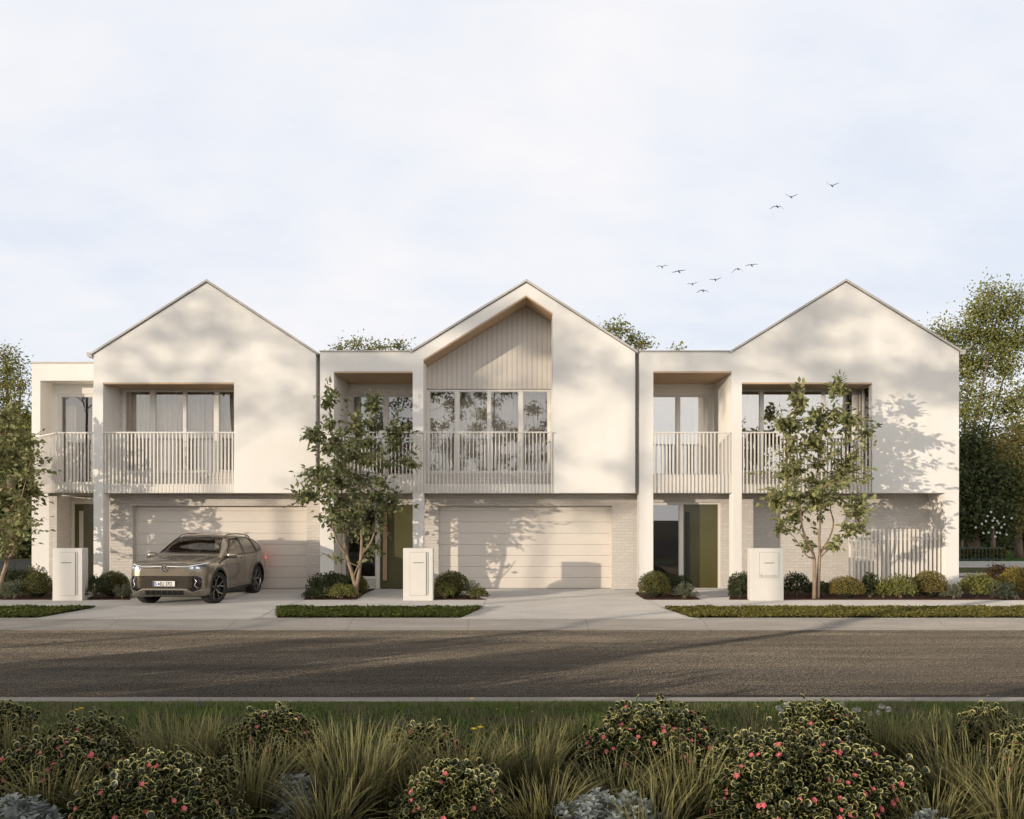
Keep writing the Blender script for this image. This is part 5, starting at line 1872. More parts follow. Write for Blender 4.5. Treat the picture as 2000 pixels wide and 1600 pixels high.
proto_copies(flower_proto('purple_flower', 'wildflower', 'purple', 'spike'),
             meadow_spots([(385, 1370, .12), (391, 1368, .14), (398, 1371, .12), (345, 1373, .1), (352, 1374, .1), (700, 1398, .1), (712, 1401, .1), (778, 1404, .1), (786, 1408, .1), (798, 1386, .1), (1190, 1379, .12), (1196, 1381, .1), (1766, 1385, .1), (1780, 1386, .1), (1850, 1382, .1), (1980, 1386, .1)], 3),
             'small purple flower spike in the meadow grass', 'purple flower spikes in the meadow grass')

# unseen shrubs added left of the frame to shade the planting and the road
for i, (x, y, rx, h) in enumerate(SHADING_SHRUBS):
    shrub('dense dark shrub, added to shade the bed and road, beyond the left photo edge', CX + x * FOC / y, y, rx, ZG, h, 'loose', 'leaf_dark', int(2600 * rx), 700 + i, .11, 'unseen shrubs added to shade the front bed and road', 'shading_shrub')
# ---------------------------------------------------------------- the parked car (local frame: x sideways, y towards its rear, z up)
def paint_mat(name, col, metal=.4, rough=.32):
    m, nt, b, out = new_mat(name)
    g = G(nt)
    p = g.obj()
    fl = g.noise(p, 900, 1)
    c = g.ramp(fl, [(.3, tuple(x * .92 for x in col)), (.7, tuple(x * 1.08 for x in col))])
    dust = g.ramp(g.noise(p, 2.2, 5), [(.4, (0, 0, 0)), (.8, (.25, .25, .25))])
    c = g.mix(dust, c, (.40, .36, .30))
    g.l(c, b.inputs['Base Color'])
    b.inputs['Metallic'].default_value = metal
    b.inputs['Roughness'].default_value = rough
    b.inputs['Coat Weight'].default_value = 1.0
    b.inputs['Coat Roughness'].default_value = .06
    return m


M['paint'] = paint_mat('warm_grey_car_paint', (.255, .218, .168), .6, .24)
M['car_glass'] = glass_mat('car_glass', .06, (.66, .65, .62))
M['car_black'] = plain('black_trim', (.014, .013, .012), .38)
M['car_gloss'] = plain('gloss_black', (.012, .012, .013), .12, coat=.6)
M['car_chrome'] = plain('satin_chrome', (.62, .60, .56), .22, 1.0, var=.02)
M['car_grey'] = plain('dark_grey_plastic', (.07, .062, .052), .5)
M['rubber'] = plain('tyre_rubber', (.022, .020, .019), .8)
M['rim_black'] = plain('rim_black', (.02, .02, .021), .3)
M['rim_face'] = plain('machined_rim', (.55, .53, .50), .25, .9, var=.02)
M['lamp_lens'] = plain('lamp_lens', (.10, .11, .125), .08, coat=1.0)
M['lamp_inner'] = plain('lamp_reflector', (.55, .57, .60), .15, .8)
M['drl'] = emit_mat('daylight_strip', (1.0, .96, .90), .22, (.8, .8, .8))
M['tail'] = emit_mat('tail_lamp', (1.0, .05, .04), 1.6)
M['plate'] = plain('number_plate_white', (.72, .71, .68), .4)
M['plate_blue'] = plain('number_plate_blue', (.03, .06, .30), .4)
M['plate_text'] = plain('number_plate_black', (.012, .012, .012), .5)
M['cabin'] = plain('cabin_fabric', (.085, .072, .058), .85)
M['cabin_tan'] = plain('cabin_trim', (.26, .21, .155), .8)

_ST = [  # y, w, zb, zsh, (xb, zbelt), (x8, z8), xr, drop, zt
    (0.00, .58, .36, .82, (.54, .885), (.45, .915), .36, .012, .94),
    (0.03, .73, .285, .85, (.69, .925), (.58, .955), .42, .014, .975),
    (0.09, .825, .245, .88, (.775, .955), (.66, .985), .46, .016, 1.005),
    (0.22, .885, .225, .905, (.83, .985), (.72, 1.018), .50, .018, 1.04),
    (0.50, .915, .215, .93, (.855, 1.015), (.76, 1.05), .53, .02, 1.075),
    (0.90, .922, .21, .95, (.865, 1.045), (.78, 1.085), .56, .02, 1.112),
    (1.18, .922, .21, .955, (.872, 1.07), (.79, 1.115), .60, .02, 1.145),
    (1.28, .922, .21, .957, (.875, 1.08), (.81, 1.14), .70, .025, 1.185),
    (2.02, .922, .21, .962, (.885, 1.10), (.775, 1.37), .60, .06, 1.585),
    (2.30, .922, .21, .965, (.885, 1.105), (.765, 1.39), .61, .06, 1.625),
    (2.80, .922, .21, .97, (.885, 1.11), (.765, 1.40), .61, .06, 1.635),
    (3.40, .922, .21, .975, (.882, 1.12), (.76, 1.395), .60, .06, 1.61),
    (3.90, .915, .22, .98, (.868, 1.135), (.74, 1.38), .585, .06, 1.565),
    (4.14, .905, .24, .975, (.85, 1.13), (.72, 1.35), .57, .06, 1.525),
    (4.33, .885, .28, .95, (.81, 1.09), (.72, 1.19), .60, .04, 1.26),
    (4.45, .845, .31, .92, (.76, 1.01), (.68, 1.045), .55, .02, 1.08),
    (4.50, .79, .35, .89, (.70, .965), (.60, .99), .48, .015, 1.01),
    (4.53, .66, .42, .85, (.58, .90), (.48, .92), .38, .01, .94)]


def _pchip(x, y, q):
    x, y = np.asarray(x, float), np.asarray(y, float)
    h = np.diff(x)
    d = np.diff(y) / h
    m = np.zeros_like(y)
    for i in range(1, len(x) - 1):
        if d[i - 1] * d[i] > 0:
            w1, w2 = 2 * h[i] + h[i - 1], h[i] + 2 * h[i - 1]
            m[i] = (w1 + w2) / (w1 / d[i - 1] + w2 / d[i])
    m[0], m[-1] = d[0], d[-1]
    k = np.clip(np.searchsorted(x, q) - 1, 0, len(h) - 1)
    t = (q - x[k]) / h[k]
    return (y[k] * (1 + 2 * t) * (1 - t) ** 2 + h[k] * m[k] * t * (1 - t) ** 2 + y[k + 1] * t * t * (3 - 2 * t) + h[k] * m[k + 1] * t * t * (t - 1))


def _rows(s):
    y, w, zb, zsh, (xb, zbl), (x8, z8), xr, dp, zt = s
    lo = zb + .14
    return [(0, zb), (.7 * w, zb), (.93 * w, zb + .03), (.985 * w, lo), (w, lo + (zsh - lo) * .38), (w * .997, lo + (zsh - lo) * .72), (w * .988, zsh),
            (xb, zbl), (x8, z8), (xr, zt - dp), (xr * .72, zt - dp * .3), (0, zt)]


def car_surface():
    ys = [s[0] for s in _ST]
    rows = np.array([_rows(s) for s in _ST])                      # stations x 12 x 2
    q = np.unique(np.concatenate([np.linspace(0, .1, 12), np.linspace(.1, .5, 20), np.linspace(.5, 4.2, 190), np.linspace(4.2, 4.53, 26)]))
    G2 = np.stack([np.stack([_pchip(ys, rows[:, r, k], q) for k in (0, 1)], -1) for r in range(12)], 1)
    u = np.arange(12)
    uq = np.concatenate([np.linspace(0, 1, 4)[:-1], np.linspace(1, 3, 10)[:-1], np.linspace(3, 7, 30)[:-1], np.linspace(7, 9, 22)[:-1], np.linspace(9, 11, 14)])
    S_ = np.stack([np.stack([_pchip(u, G2[i, :, k], uq) for k in (0, 1)], -1) for i in range(len(q))])
    # body crease and fender swell
    yy = q[:, None]
    zz = S_[..., 1]
    xx = S_[..., 0]
    for ya in (.90, 3.58):
        d = np.sqrt((yy - ya) ** 2 + (zz - .383) ** 2)
        xx = xx + np.where(xx > .7, .022 * np.exp(-((d - .49) / .10) ** 2), 0)
    crease = np.exp(-((zz - (.93 + .012 * (yy - 2))) / .02) ** 2) * ((yy > .95) & (yy < 4.2))
    xx = xx + np.where(xx > .7, .008 * crease, 0)
    dent = np.exp(-((zz - .50) / .10) ** 2) * ((yy > 1.35) & (yy < 3.1))
    xx = xx - np.where(xx > .7, .016 * dent, 0)
    n, m = xx.shape
    half = np.stack([xx, np.broadcast_to(yy, xx.shape), zz], -1)
    full = np.concatenate([half, half[:, -2:0:-1] * np.array([-1, 1, 1])], 1)    # around the section
    mm = full.shape[1]
    V = full.reshape(-1, 3)
    i = np.arange(n - 1)[:, None] * mm
    j = np.arange(mm)[None, :]
    j2 = (j + 1) % mm
    F = np.stack([i + j, i + j2, i + mm + j2, i + mm + j], -1).reshape(-1, 4)
    return V, F, mm, n


def build_car():
    root = empty('parked_car', CAR_POS, R(CAR_ROT))
    tag(root, 'warm grey SUV parked nose out on the first driveway', 'car')
    V, F, mm, n = car_surface()
    caps = [tuple(range(mm)), tuple(range((n - 1) * mm + mm - 1, (n - 1) * mm - 1, -1))]
    allF = [tuple(map(int, f)) for f in F]
    tree = BVHTree.FromPolygons([Vector(v) for v in V], allF + caps)
    C = V[F].mean(1)
    N = np.cross(V[F[:, 1]] - V[F[:, 0]], V[F[:, 3]] - V[F[:, 0]])
    N = norm(N)
    flip = (N[:, 0] * C[:, 0] + N[:, 2] * (C[:, 2] - .7) + 0.0) < 0
    if flip.mean() > .5:
        N = -N
        F = F[:, ::-1]

    DLO = {'f': [(1.56, 1.135), (1.86, 1.335), (2.16, 1.495), (2.62, 1.535), (2.62, 1.125)],
           'r': [(2.71, 1.127), (2.71, 1.537), (3.10, 1.532), (3.46, 1.505), (3.56, 1.14)],
           'q': [(3.63, 1.145), (3.55, 1.495), (3.80, 1.455), (4.02, 1.30), (4.06, 1.20)]}
    WS = [(-.745, 1.19), (-.575, 1.535), (-.30, 1.556), (.30, 1.556), (.575, 1.535), (.745, 1.19)]
    RW = [(-.60, 1.17), (-.52, 1.44), (.52, 1.44), (.60, 1.17)]
    cls = np.zeros(len(F), int)
    side = np.abs(N[:, 0]) > .45
    for k, nm in enumerate('frq'):
        inside = in_poly(C[:, 1:3], DLO[nm])
        cls[inside & side & (C[:, 0] > 0)] = 1 + k
        cls[inside & side & (C[:, 0] < 0)] = 4 + k
    cls[in_poly(C[:, [0, 2]], WS) & (C[:, 1] > 1.2) & (C[:, 1] < 2.06)] = 7
    cls[in_poly(C[:, [0, 2]], RW) & (C[:, 1] > 4.1)] = 8
    for ya in (.90, 3.58):
        d = np.hypot(C[:, 1] - ya, C[:, 2] - .383)
        cls[(d < .438) & (np.abs(C[:, 0]) > .60)] = 99

    def sub(name, k, mat, parent, extra=()):
        f = F[cls == k]
        used, inv = np.unique(f.ravel(), return_inverse=True)
        me = np_mesh(name, V[used], [inv.reshape(-1, 4).astype(np.int32)], True)
        return link_mesh(name, me, mat, parent)
    body = sub('body', 0, M['paint'], root)
    bm = bmesh.new()
    bm.from_mesh(body.data)
    for cap in (0, (n - 1)):
        vs = [bm.verts.new(V[cap * mm + j]) for j in range(mm)]
        bm.faces.new(vs)
    bmesh.ops.remove_doubles(bm, verts=bm.verts, dist=1e-5)
    bmesh.ops.recalc_face_normals(bm, faces=bm.faces)
    bm.to_mesh(body.data)
    bm.free()
    win = {}
    for k, nm in ((1, 'side_window'), (2, 'side_window'), (3, 'quarter_window'), (4, 'side_window'), (5, 'side_window'), (6, 'quarter_window'), (7, 'windscreen'), (8, 'rear_window')):
        win[k] = sub(nm, k, M['car_glass'], root)

    def cast(a, b, view):
        o, d = {'front': ((a, -2, b), (0, 1, 0)), 'rear': ((a, 7, b), (0, -1, 0)), 'left': ((3, a, b), (-1, 0, 0)), 'right': ((-3, a, b), (1, 0, 0)), 'top': ((a, b, 4), (0, 0, -1))}[view]
        h = tree.ray_cast(Vector(o), Vector(d))
        if h[0] is None:
            p, nn_, _, _ = tree.find_nearest(Vector(o) + Vector(d) * (2 if view in ('front',) else 2.2))
            return p, -Vector(d)
        nn_ = h[1] if h[1].dot(Vector(d)) < 0 else -h[1]
        return h[0], nn_

    def plate(poly, view, off, thick=.012, step=.03, mb=None, mi=0):
        """2-D outline laid on the body as a thin shell"""
        bm = bmesh.new()
        pts = []
        for i in range(len(poly)):
            a, b = Vector(poly[i]), Vector(poly[(i + 1) % len(poly)])
            k = max(1, int((b - a).length / step))
            pts += [a.lerp(b, t / k) for t in range(k)]
        vs = [bm.verts.new((p[0], p[1], 0)) for p in pts]
        f = bm.faces.new(vs)
        bmesh.ops.triangulate(bm, faces=[f])
        for _ in range(4):
            long = [e for e in bm.edges if e.calc_length() > step * 1.6]
            if not long:
                break
            bmesh.ops.subdivide_edges(bm, edges=long, cuts=1)
            bmesh.ops.triangulate(bm, faces=[f for f in bm.faces if len(f.verts) > 3])
        bm.verts.index_update()
        top, bot = [], []
        for v in bm.verts:
            p, nn_ = cast(v.co.x, v.co.y, view)
            top.append(p + nn_ * off)
            bot.append(p + nn_ * (off - thick))
        m = len(top)
        fs = [tuple(v.index for v in f.verts) for f in bm.faces]
        f2 = [tuple(m + i for i in f[::-1]) for f in fs]
        f3 = [(e.verts[0].index, e.verts[1].index, m + e.verts[1].index, m + e.verts[0].index) for e in bm.edges if e.is_boundary]
        bm.free()
        mb = mb or MB()
        mb.add(top + bot, fs + f2 + f3, mi)
        return mb

    def done(mb, name, mat, parent=root, smooth=False):
        o = mb.build(name, mat, parent, smooth)
        b2 = bmesh.new()
        b2.from_mesh(o.data)
        bmesh.ops.recalc_face_normals(b2, faces=b2.faces)
        b2.to_mesh(o.data)
        b2.free()
        return o

    def line(pts, view, rad, off=0.0, mb=None, step=.04, n=6):
        mb = mb or MB()
        out = []
        for a, b in zip(pts[:-1], pts[1:]):
            k = max(1, int(math.dist(a, b) / step))
            out += [(a[0] + (b[0] - a[0]) * t / k, a[1] + (b[1] - a[1]) * t / k) for t in range(k)]
        out.append(pts[-1])
        q = []
        for a, b in out:
            p, nn_ = cast(a, b, view)
            q.append(p + nn_ * off)
        mb.tube(q, rad, n)
        return mb

    # window seals
    for k, nm, view in ((1, 'f', 'left'), (2, 'r', 'left'), (3, 'q', 'left'), (4, 'f', 'right'), (5, 'r', 'right'), (6, 'q', 'right')):
        done(line(DLO[nm] + DLO[nm][:1], view, .012, .0), 'window_seal', M['car_black'], win[k], True)
    done(line(WS + WS[:1], 'front', .018, .0), 'window_seal', M['car_black'], win[7], True)
    done(line(RW + RW[:1], 'rear', .018, .0), 'window_seal', M['car_black'], win[8], True)
    # chrome line under the side windows
    for view in ('left', 'right'):
        done(line([(1.50, 1.112), (2.6, 1.104), (3.6, 1.12), (4.08, 1.17)], view, .006, .004), 'window_trim', M['car_black'], root, True)

    # shut lines, bonnet gap, mouldings
    sl_m = MB()
    for view in ('left', 'right'):
        line([(1.42, 1.06), (1.36, .80), (1.40, .40), (1.46, .36)], view, .0055, -.002, sl_m)
        line([(2.66, 1.10), (2.66, .36)], view, .0055, -.002, sl_m)
        line([(3.58, 1.12), (3.50, .95), (3.28, .72), (3.10, .42), (3.06, .36)], view, .0055, -.002, sl_m)
        line([(1.46, .36), (3.06, .36)], view, .0055, -.002, sl_m)
        line([(.20, .88), (.40, .80), (.52, .70)], view, .0045, -.001, sl_m)
    line([(-.80, .26), (-.84, .5), (-.855, .9), (-.86, 1.16)], 'top', .006, -.001, sl_m)
    line([(.80, .26), (.84, .5), (.855, .9), (.86, 1.16)], 'top', .006, -.001, sl_m)
    line([(-.78, .955), (-.5, .955), (0, .958), (.5, .955), (.78, .955)], 'front', .006, -.001, sl_m)
    done(sl_m, 'shut_line', M['car_black'])
    bl_m = MB()
    line([(-.45, .3), (-.52, .7), (-.58, 1.1)], 'top', .012, -.007, bl_m)
    line([(.45, .3), (.52, .7), (.58, 1.1)], 'top', .012, -.007, bl_m)
    done(bl_m, 'bonnet_crease', M['paint'], root, True)

    # wheel arch trims, liners and sills
    for ya in (.90, 3.58):
        for view, sx in (('left', 1), ('right', -1)):
            outer, inner = [], []
            for k in range(33):
                a = math.pi * (-.16 + 1.32 * k / 32)
                for rr_, lst in ((.486, outer), (.431, inner)):
                    y, z = ya + rr_ * math.cos(a), .383 + rr_ * math.sin(a)
                    z = max(z, .225)
                    p, nn_ = cast(y, z, view)
                    if abs(p.x) < .55:
                        p = Vector((sx * .84, y, z))
                    if lst is inner:
                        p.x = sx * (abs(outer[-1].x) - .004)
                        p.y, p.z = y, z
                    p = Vector((p.x + sx * .010, p.y, p.z))
                    lst.append(p)
            mb = MB()
            m = len(outer)
            back = [Vector((p.x - sx * .30, p.y, p.z)) for p in inner]
            mb.add(outer + inner + back + [Vector((p.x - sx * .03, p.y, p.z)) for p in outer], [(i, i + 1, m + i + 1, m + i) for i in range(m - 1)] + [(m + i, m + i + 1, 2 * m + i + 1, 2 * m + i) for i in range(m - 1)] + [(i, 3 * m + i, 3 * m + i + 1, i + 1) for i in range(m - 1)])
            done(mb, 'wheel_arch', M['car_black'])
    mb = MB()
    mb.box(-.80, .80, .35, 4.2, .20, .30)
    done(mb, 'underbody', M['car_black'])
    for view in ('left', 'right'):
        done(plate([(1.38, .245), (3.12, .245), (3.10, .315), (1.40, .315)], view, .006), 'sill_trim', M['car_black'])

    # front: grille, lattice, inlets, chrome blade, lower intake
    GR = [(-.765, .715), (.765, .715), (.83, .675), (.842, .55), (.815, .40), (.66, .352), (.52, .425), (-.52, .425), (-.66, .352), (-.815, .40), (-.842, .55), (-.83, .675)]
    gr = done(plate(GR, 'front', .003), 'grille', M['car_gloss'])
    lat = MB()
    sp = .052
    for sgn in (1, -1):
        k = -22
        while k < 23:
            seg = []
            for t in range(0, 22):
                z = .43 + (.705 - .43) * t / 21
                x = k * sp + sgn * (z - .56) * 1.15
                if abs(x) < .66:
                    seg.append((x, z))
            if len(seg) > 2:
                line([seg[0], seg[-1]], 'front', .0045, .006, lat, .05, 4)
            k += 1
    done(lat, 'grille_lattice', M['car_grille'], gr)
    for s in (1, -1):
        done(plate([(s * .66, .69), (s * .80, .69), (s * .82, .55), (s * .79, .42), (s * .70, .41), (s * .64, .50)], 'front', .008), 'side_inlet', M['car_gloss'])
        done(line([(s * .70, .66), (s * .745, .60), (s * .70, .50), (s * .78, .42)], 'front', .009, .010), 'inlet_trim', M['car_chrome'], root, True)
        done(plate([(s * .845, .385), (s * .66, .325), (s * .50, .40), (0, .40), (0, .422), (s * .51, .422), (s * .66, .352), (s * .845, .41)], 'front', .016, .02), 'chrome_blade', M['car_chrome'])
    lo = done(plate([(-.47, .385), (.47, .385), (.46, .275), (-.46, .275)], 'front', .004), 'lower_intake', M['car_gloss'])
    fl = MB()
    for k in range(8):
        x = -.455 + k * .13
        line([(x, .275), (x, .385)], 'front', .005, .006, fl, .05, 4)
    done(fl, 'intake_fin', M['car_grey'], lo)
    done(plate([(-.62, .30), (-.49, .38), (-.48, .262), (-.58, .262)], 'front', .004), 'bumper_skirt', M['car_grey'])
    done(plate([(.62, .30), (.49, .38), (.48, .262), (.58, .262)], 'front', .004), 'bumper_skirt', M['car_grey'])
    # light band, headlamps, badge
    band = done(plate([(-.53, .937), (.53, .937), (.53, .858), (-.53, .858)], 'front', .004), 'light_band', M['car_band'])
    done(plate([(-.53, .941), (.53, .941), (.53, .934), (-.53, .934)], 'front', .010), 'light_strip', M['drl'], band)
    done(plate([(-.53, .866), (.53, .866), (.53, .857), (-.53, .857)], 'front', .009), 'band_trim', M['car_chrome'], band)
    for s in (1, -1):
        hl = done(plate([(s * .535, .936), (s * .66, .95), (s * .80, .975), (s * .872, .995), (s * .878, .93), (s * .845, .88), (s * .78, .855), (s * .535, .855)], 'front', .005), 'headlight', M['lamp_lens'])
        done(plate([(s * .535, .940), (s * .66, .955), (s * .80, .980), (s * .868, .999), (s * .868, .990), (s * .80, .971), (s * .66, .946), (s * .535, .932)], 'front', .011), 'light_strip', M['drl'], hl)
        for cx_, w_ in ((.645, .035), (.765, .04)):
            done(plate([(s * cx_ - w_, .925), (s * cx_ + w_, .93), (s * cx_ + w_ * .9, .88), (s * cx_ - w_ * .9, .88)], 'front', .009), 'projector', M['lamp_inner'], hl)
    pc, pn = cast(0, .885, 'front')
    bd = MB()
    bd.lathe([(0, 0), (-.006, 0), (-.006, .082), (0, .086)], 'y', 36, 0, (0, pc.y - .006, .885))
    bd_o = done(bd, 'badge', M['car_gloss'])
    lt = MB()
    lt.lathe([(-.004, .074), (-.012, .076), (-.012, .087), (-.004, .089)], 'y', 36, 0, (0, pc.y - .008, .885))

    def stroke(p, q, w=.015):
        p, q = Vector((p[0], p[1])), Vector((q[0], q[1]))
        d = (q - p).normalized()
        nrm = Vector((-d.y, d.x)) * w / 2
        pts = [p + nrm, q + nrm, q - nrm, p - nrm]
        y0 = pc.y - .020
        lt.prism([(a.x, .885 + a.y) for a in pts], y0, y0 + .008)
    for s in (1, -1):                  # V over W
        stroke((s * .030, .066), (0, .010))
        stroke((s * .062, .038), (s * .030, -.058))
        stroke((s * .030, -.058), (0, .004))
    done(lt, 'badge_emblem', M['car_chrome'], bd_o)
    # number plate with its writing
    py = cast(0, .54, 'front')[0].y - .03
    mb = MB()
    mb.box(-.26, .26, py, py + .022, .482, .598)
    mb.box(-.275, .275, py + .004, py + .03, .470, .610, 1)
    np_o = mb.build('number_plate', [M['plate'], M['car_black']], root)
    mb = MB()
    mb.box(-.258, -.218, py - .003, py - .0005, .485, .595)
    mb.build('country_strip', M['plate_blue'], np_o)
    mb = MB()
    mb.prism([(-.143, .510), (-.105, .510), (-.105, .540), (-.124, .566), (-.143, .540)], py - .003, py - .0005)
    mb.build('plate_seal', M['plate_blue'], np_o)

    def text(body_, x, z, size, squeeze=1.0):
        cu = bpy.data.curves.new('plate_text', 'FONT')
        cu.body = body_
        cu.size = size
        cu.align_x = 'LEFT'
        cu.extrude = .0012
        cu.offset = .0018
        ob = bpy.data.objects.new('tmp', cu)
        COL.objects.link(ob)
        bpy.context.view_layer.update()
        me = bpy.data.meshes.new_from_object(ob.evaluated_get(bpy.context.evaluated_depsgraph_get()))
        bpy.data.objects.remove(ob)
        me.transform(Matrix.Translation((x, py - .002, z)) @ Matrix.Rotation(R(90), 4, 'X') @ Matrix.Diagonal((squeeze, 1, 1, 1)))
        me.materials.clear()
        o = link_mesh('plate_lettering', me, M['plate_text'], np_o)
        return o
    text('S', -.213, .497, .115, .85)
    text('EU 37D', -.098, .497, .115, .80)
    # mirrors
    for s in (1, -1):
        mb = MB()
        prof = []
        cx_, cy_, cz_ = s * 1.01, 1.50, 1.135
        rows_, cols_ = 9, 16
        vs = []
        for i in range(rows_ + 1):
            f = math.pi * i / rows_
            for j in range(cols_):
                t = 2 * math.pi * j / cols_
                e = lambda v, p=.72: math.copysign(abs(v) ** p, v)
                vs.append((cx_ + s * e(math.cos(f)) * .125, cy_ + e(math.sin(f) * math.cos(t)) * .085, cz_ + e(math.sin(f) * math.sin(t)) * .070))
        fs = [(i * cols_ + j, i * cols_ + (j + 1) % cols_, (i + 1) * cols_ + (j + 1) % cols_, (i + 1) * cols_ + j) for i in range(rows_) for j in range(cols_)]
        mb.add(vs, fs)
        mo = done(mb, 'mirror', M['paint'], root, True)
        mb = MB()
        mb.box(cx_ - .12, cx_ + .12, cy_ - .087, cy_ + .07, cz_ - .078, cz_ - .052)
        mb.tube([(s * .86, cy_ + .02, 1.075), (s * .93, cy_ + .01, 1.08), (s * 1.0, cy_, 1.085)], [.03, .026, .03], 8)
        done(mb, 'mirror_foot', M['car_black'], mo)
    # door handles
    for view, s in (('left', 1), ('right', -1)):
        for y in (2.42, 3.38):
            p, _ = cast(y, .985, view)
            mb = MB()
            mb.box(p.x - .012, p.x + .012, y - .075, y + .075, .972, .998)
            h = done(mb, 'door_handle', M['car_chrome'])
            pk = MB()
            pk.lathe([(0, 0), (s * .003, .052), (s * .0031, .0)], 'x', 20, 0, (p.x, y, .985))
            done(pk, 'handle_recess', M['car_black'], h)
    # roof rails, aerial, wipers
    for s in (1, -1):
        pts = []
        for k in range(15):
            y = 2.02 + 1.85 * k / 14
            p, _ = cast(s * .585, y, 'top')
            up_ = .045 if 0 < k < 14 else .0
            if k in (1, 13):
                up_ = .03
            pts.append(p + Vector((0, 0, up_)))
        mb = MB()
        mb.tube(pts, [.014] * 15, 8)
        done(mb, 'roof_rail', M['car_rail'], root, True)
    p, _ = cast(0, 3.95, 'top')
    mb = MB()
    mb.prism([(-.012, p.z - .01), (.012, p.z - .01), (.004, p.z + .055), (-.004, p.z + .055)], p.y - .05, p.y + .06)
    done(mb, 'aerial', M['car_black'])
    wp = MB()
    line([(-.55, 1.235), (.02, 1.215)], 'front', .008, .012, wp)
    line([(.08, 1.235), (.62, 1.225)], 'front', .008, .012, wp)
    done(wp, 'wiper', M['car_black'])
    # tail lamps
    for s in (1, -1):
        done(plate([(s * .50, .985), (s * .80, .99), (s * .80, .90), (s * .50, .91)], 'rear', .010, .006), 'tail_lamp', M['tail'])
        v = 'left' if s > 0 else 'right'
        done(plate([(4.26, .985), (4.40, .965), (4.43, .90), (4.33, .90)], v, .010, .006), 'tail_lamp', M['tail'])

    # cabin
    cb = MB()
    cb.box(-.80, .80, 1.28, 1.62, .60, 1.10)
    cb.box(-.78, .78, 1.62, 4.0, .30, .42)
    cb.box(-.74, .74, 1.32, 1.70, 1.10, 1.13)
    done(cb, 'dashboard', M['cabin'])
    for x in (-.40, .40):
        mb = MB()
        mb.box(x - .24, x + .24, 2.02, 2.52, .50, .68)
        mb.prism([(x - .23, .62), (x + .23, .62), (x + .19, 1.22), (x - .19, 1.22)], 2.46, 2.60)
        mb.prism([(x - .12, 1.25), (x + .12, 1.25), (x + .10, 1.42), (x - .10, 1.42)], 2.50, 2.60)
        mb.box(x - .05, x - .035, 2.54, 2.56, 1.2, 1.27)
        mb.box(x + .035, x + .05, 2.54, 2.56, 1.2, 1.27)
        mb.build('front_seat', M['cabin_tan'], root, bevel=.03)
    mb = MB()
    mb.box(-.66, .66, 3.0, 3.5, .50, .66)
    mb.prism([(-.66, .62), (.66, .62), (.62, 1.16), (-.62, 1.16)], 3.44, 3.58)
    for x in (-.42, .42):
        mb.prism([(x - .12, 1.17), (x + .12, 1.17), (x + .10, 1.30), (x - .10, 1.30)], 3.46, 3.55)
    mb.build('rear_seat', M['cabin'], root, bevel=.03)
    mb = MB()
    mb.tube([(.40 + .18 * math.cos(t), 1.80 - .05 * math.sin(t), 1.04 + .18 * math.sin(t)) for t in np.linspace(0, 2 * math.pi, 25)], .016, 8, cap=False)
    mb.tube([(.24, 1.80, 1.04), (.40, 1.75, 1.02), (.56, 1.80, 1.04)], .014, 6)
    done(mb, 'steering_wheel', M['car_black'], root, True)
    p, _ = cast(0, 1.52, 'front')
    mb = MB()
    mb.box(-.12, .12, p.y + .10, p.y + .14, 1.40, 1.47)
    done(mb, 'rear_view_mirror', M['car_black'])
    hl_ = MB()
    hl_.box(-.55, .55, 2.2, 3.9, 1.545, 1.555)
    done(hl_, 'headliner', M['cabin_tan'])

    # wheels
    def wheel(x, y, s, steer):
        wr_ = empty('tmp')
        bpy.data.objects.remove(wr_)
        mb = MB()
        hw = .118
        mb.lathe([(-hw * .82, .255), (-hw, .285), (-hw * 1.02, .315), (-hw * .90, .342), (-hw * .72, .352), (-hw * .45, .355), (hw * .45, .355), (hw * .72, .352), (hw * .90, .342), (hw * 1.02, .315), (hw, .285), (hw * .82, .255)], 'x', 64)
        gz = []
        ty = mb.build('wheel', M['tyre'], root, smooth=True)
        ty.location = (x, y, .383)
        ty.scale = (1.06, 1.085, 1.085)
        ty.rotation_euler = (0, 0, R(steer) + (0 if s > 0 else math.pi))
        rb = MB()
        rb.lathe([(-.09, .262), (.092, .262), (.096, .256), (.086, .250), (-.02, .244), (-.03, .235), (-.032, .0)], 'x', 48, 0)
        rb.lathe([(.088, .250), (.0985, .254), (.098, .262), (.092, .264)], 'x', 48, 1)
        rb.lathe([(.03, .062), (.062, .060), (.066, .03), (.066, 0)], 'x', 24, 0)

        def bar(p, q, w0, w1, x0, x1, xo0, xo1):
            p, q = Vector(p), Vector(q)
            d = (q - p).normalized()
            nn_ = Vector((-d.y, d.x))
            pts = [p + nn_ * w0, q + nn_ * w1, q - nn_ * w1, p - nn_ * w0]
            xs0 = [x0, x1, x1, x0]
            xs1 = [xo0, xo1, xo1, xo0]
            vs = [(xs0[i], pts[i].x, pts[i].y) for i in range(4)] + [(xs1[i], pts[i].x, pts[i].y) for i in range(4)]
            rb.add(vs, [(0, 1, 5, 4), (1, 2, 6, 5), (2, 3, 7, 6), (3, 0, 4, 7), (3, 2, 1, 0)], 0)
            rb.add([(v[0], v[1], v[2]) for v in vs[4:]], [(0, 1, 2, 3)], 1)
        for k in range(5):
            a = 2 * math.pi * k / 5 + .3
            e = lambda r_, da: (r_ * math.cos(a + da), r_ * math.sin(a + da))
            bar(e(.045, 0), e(.145, 0), .020, .017, .0, .02, .064, .072)
            for sg in (1, -1):
                bar(e(.135, sg * .05), e(.254, sg * .30), .011, .011, .02, .05, .074, .090)
        rim = rb.build('rim', [M['rim_black'], M['rim_face']], ty)
    wheel(.79, .90, 1, CAR_STEER)
    wheel(-.79, .90, -1, CAR_STEER)
    wheel(.795, 3.58, 1, 0)
    wheel(-.795, 3.58, -1, 0)
    return root


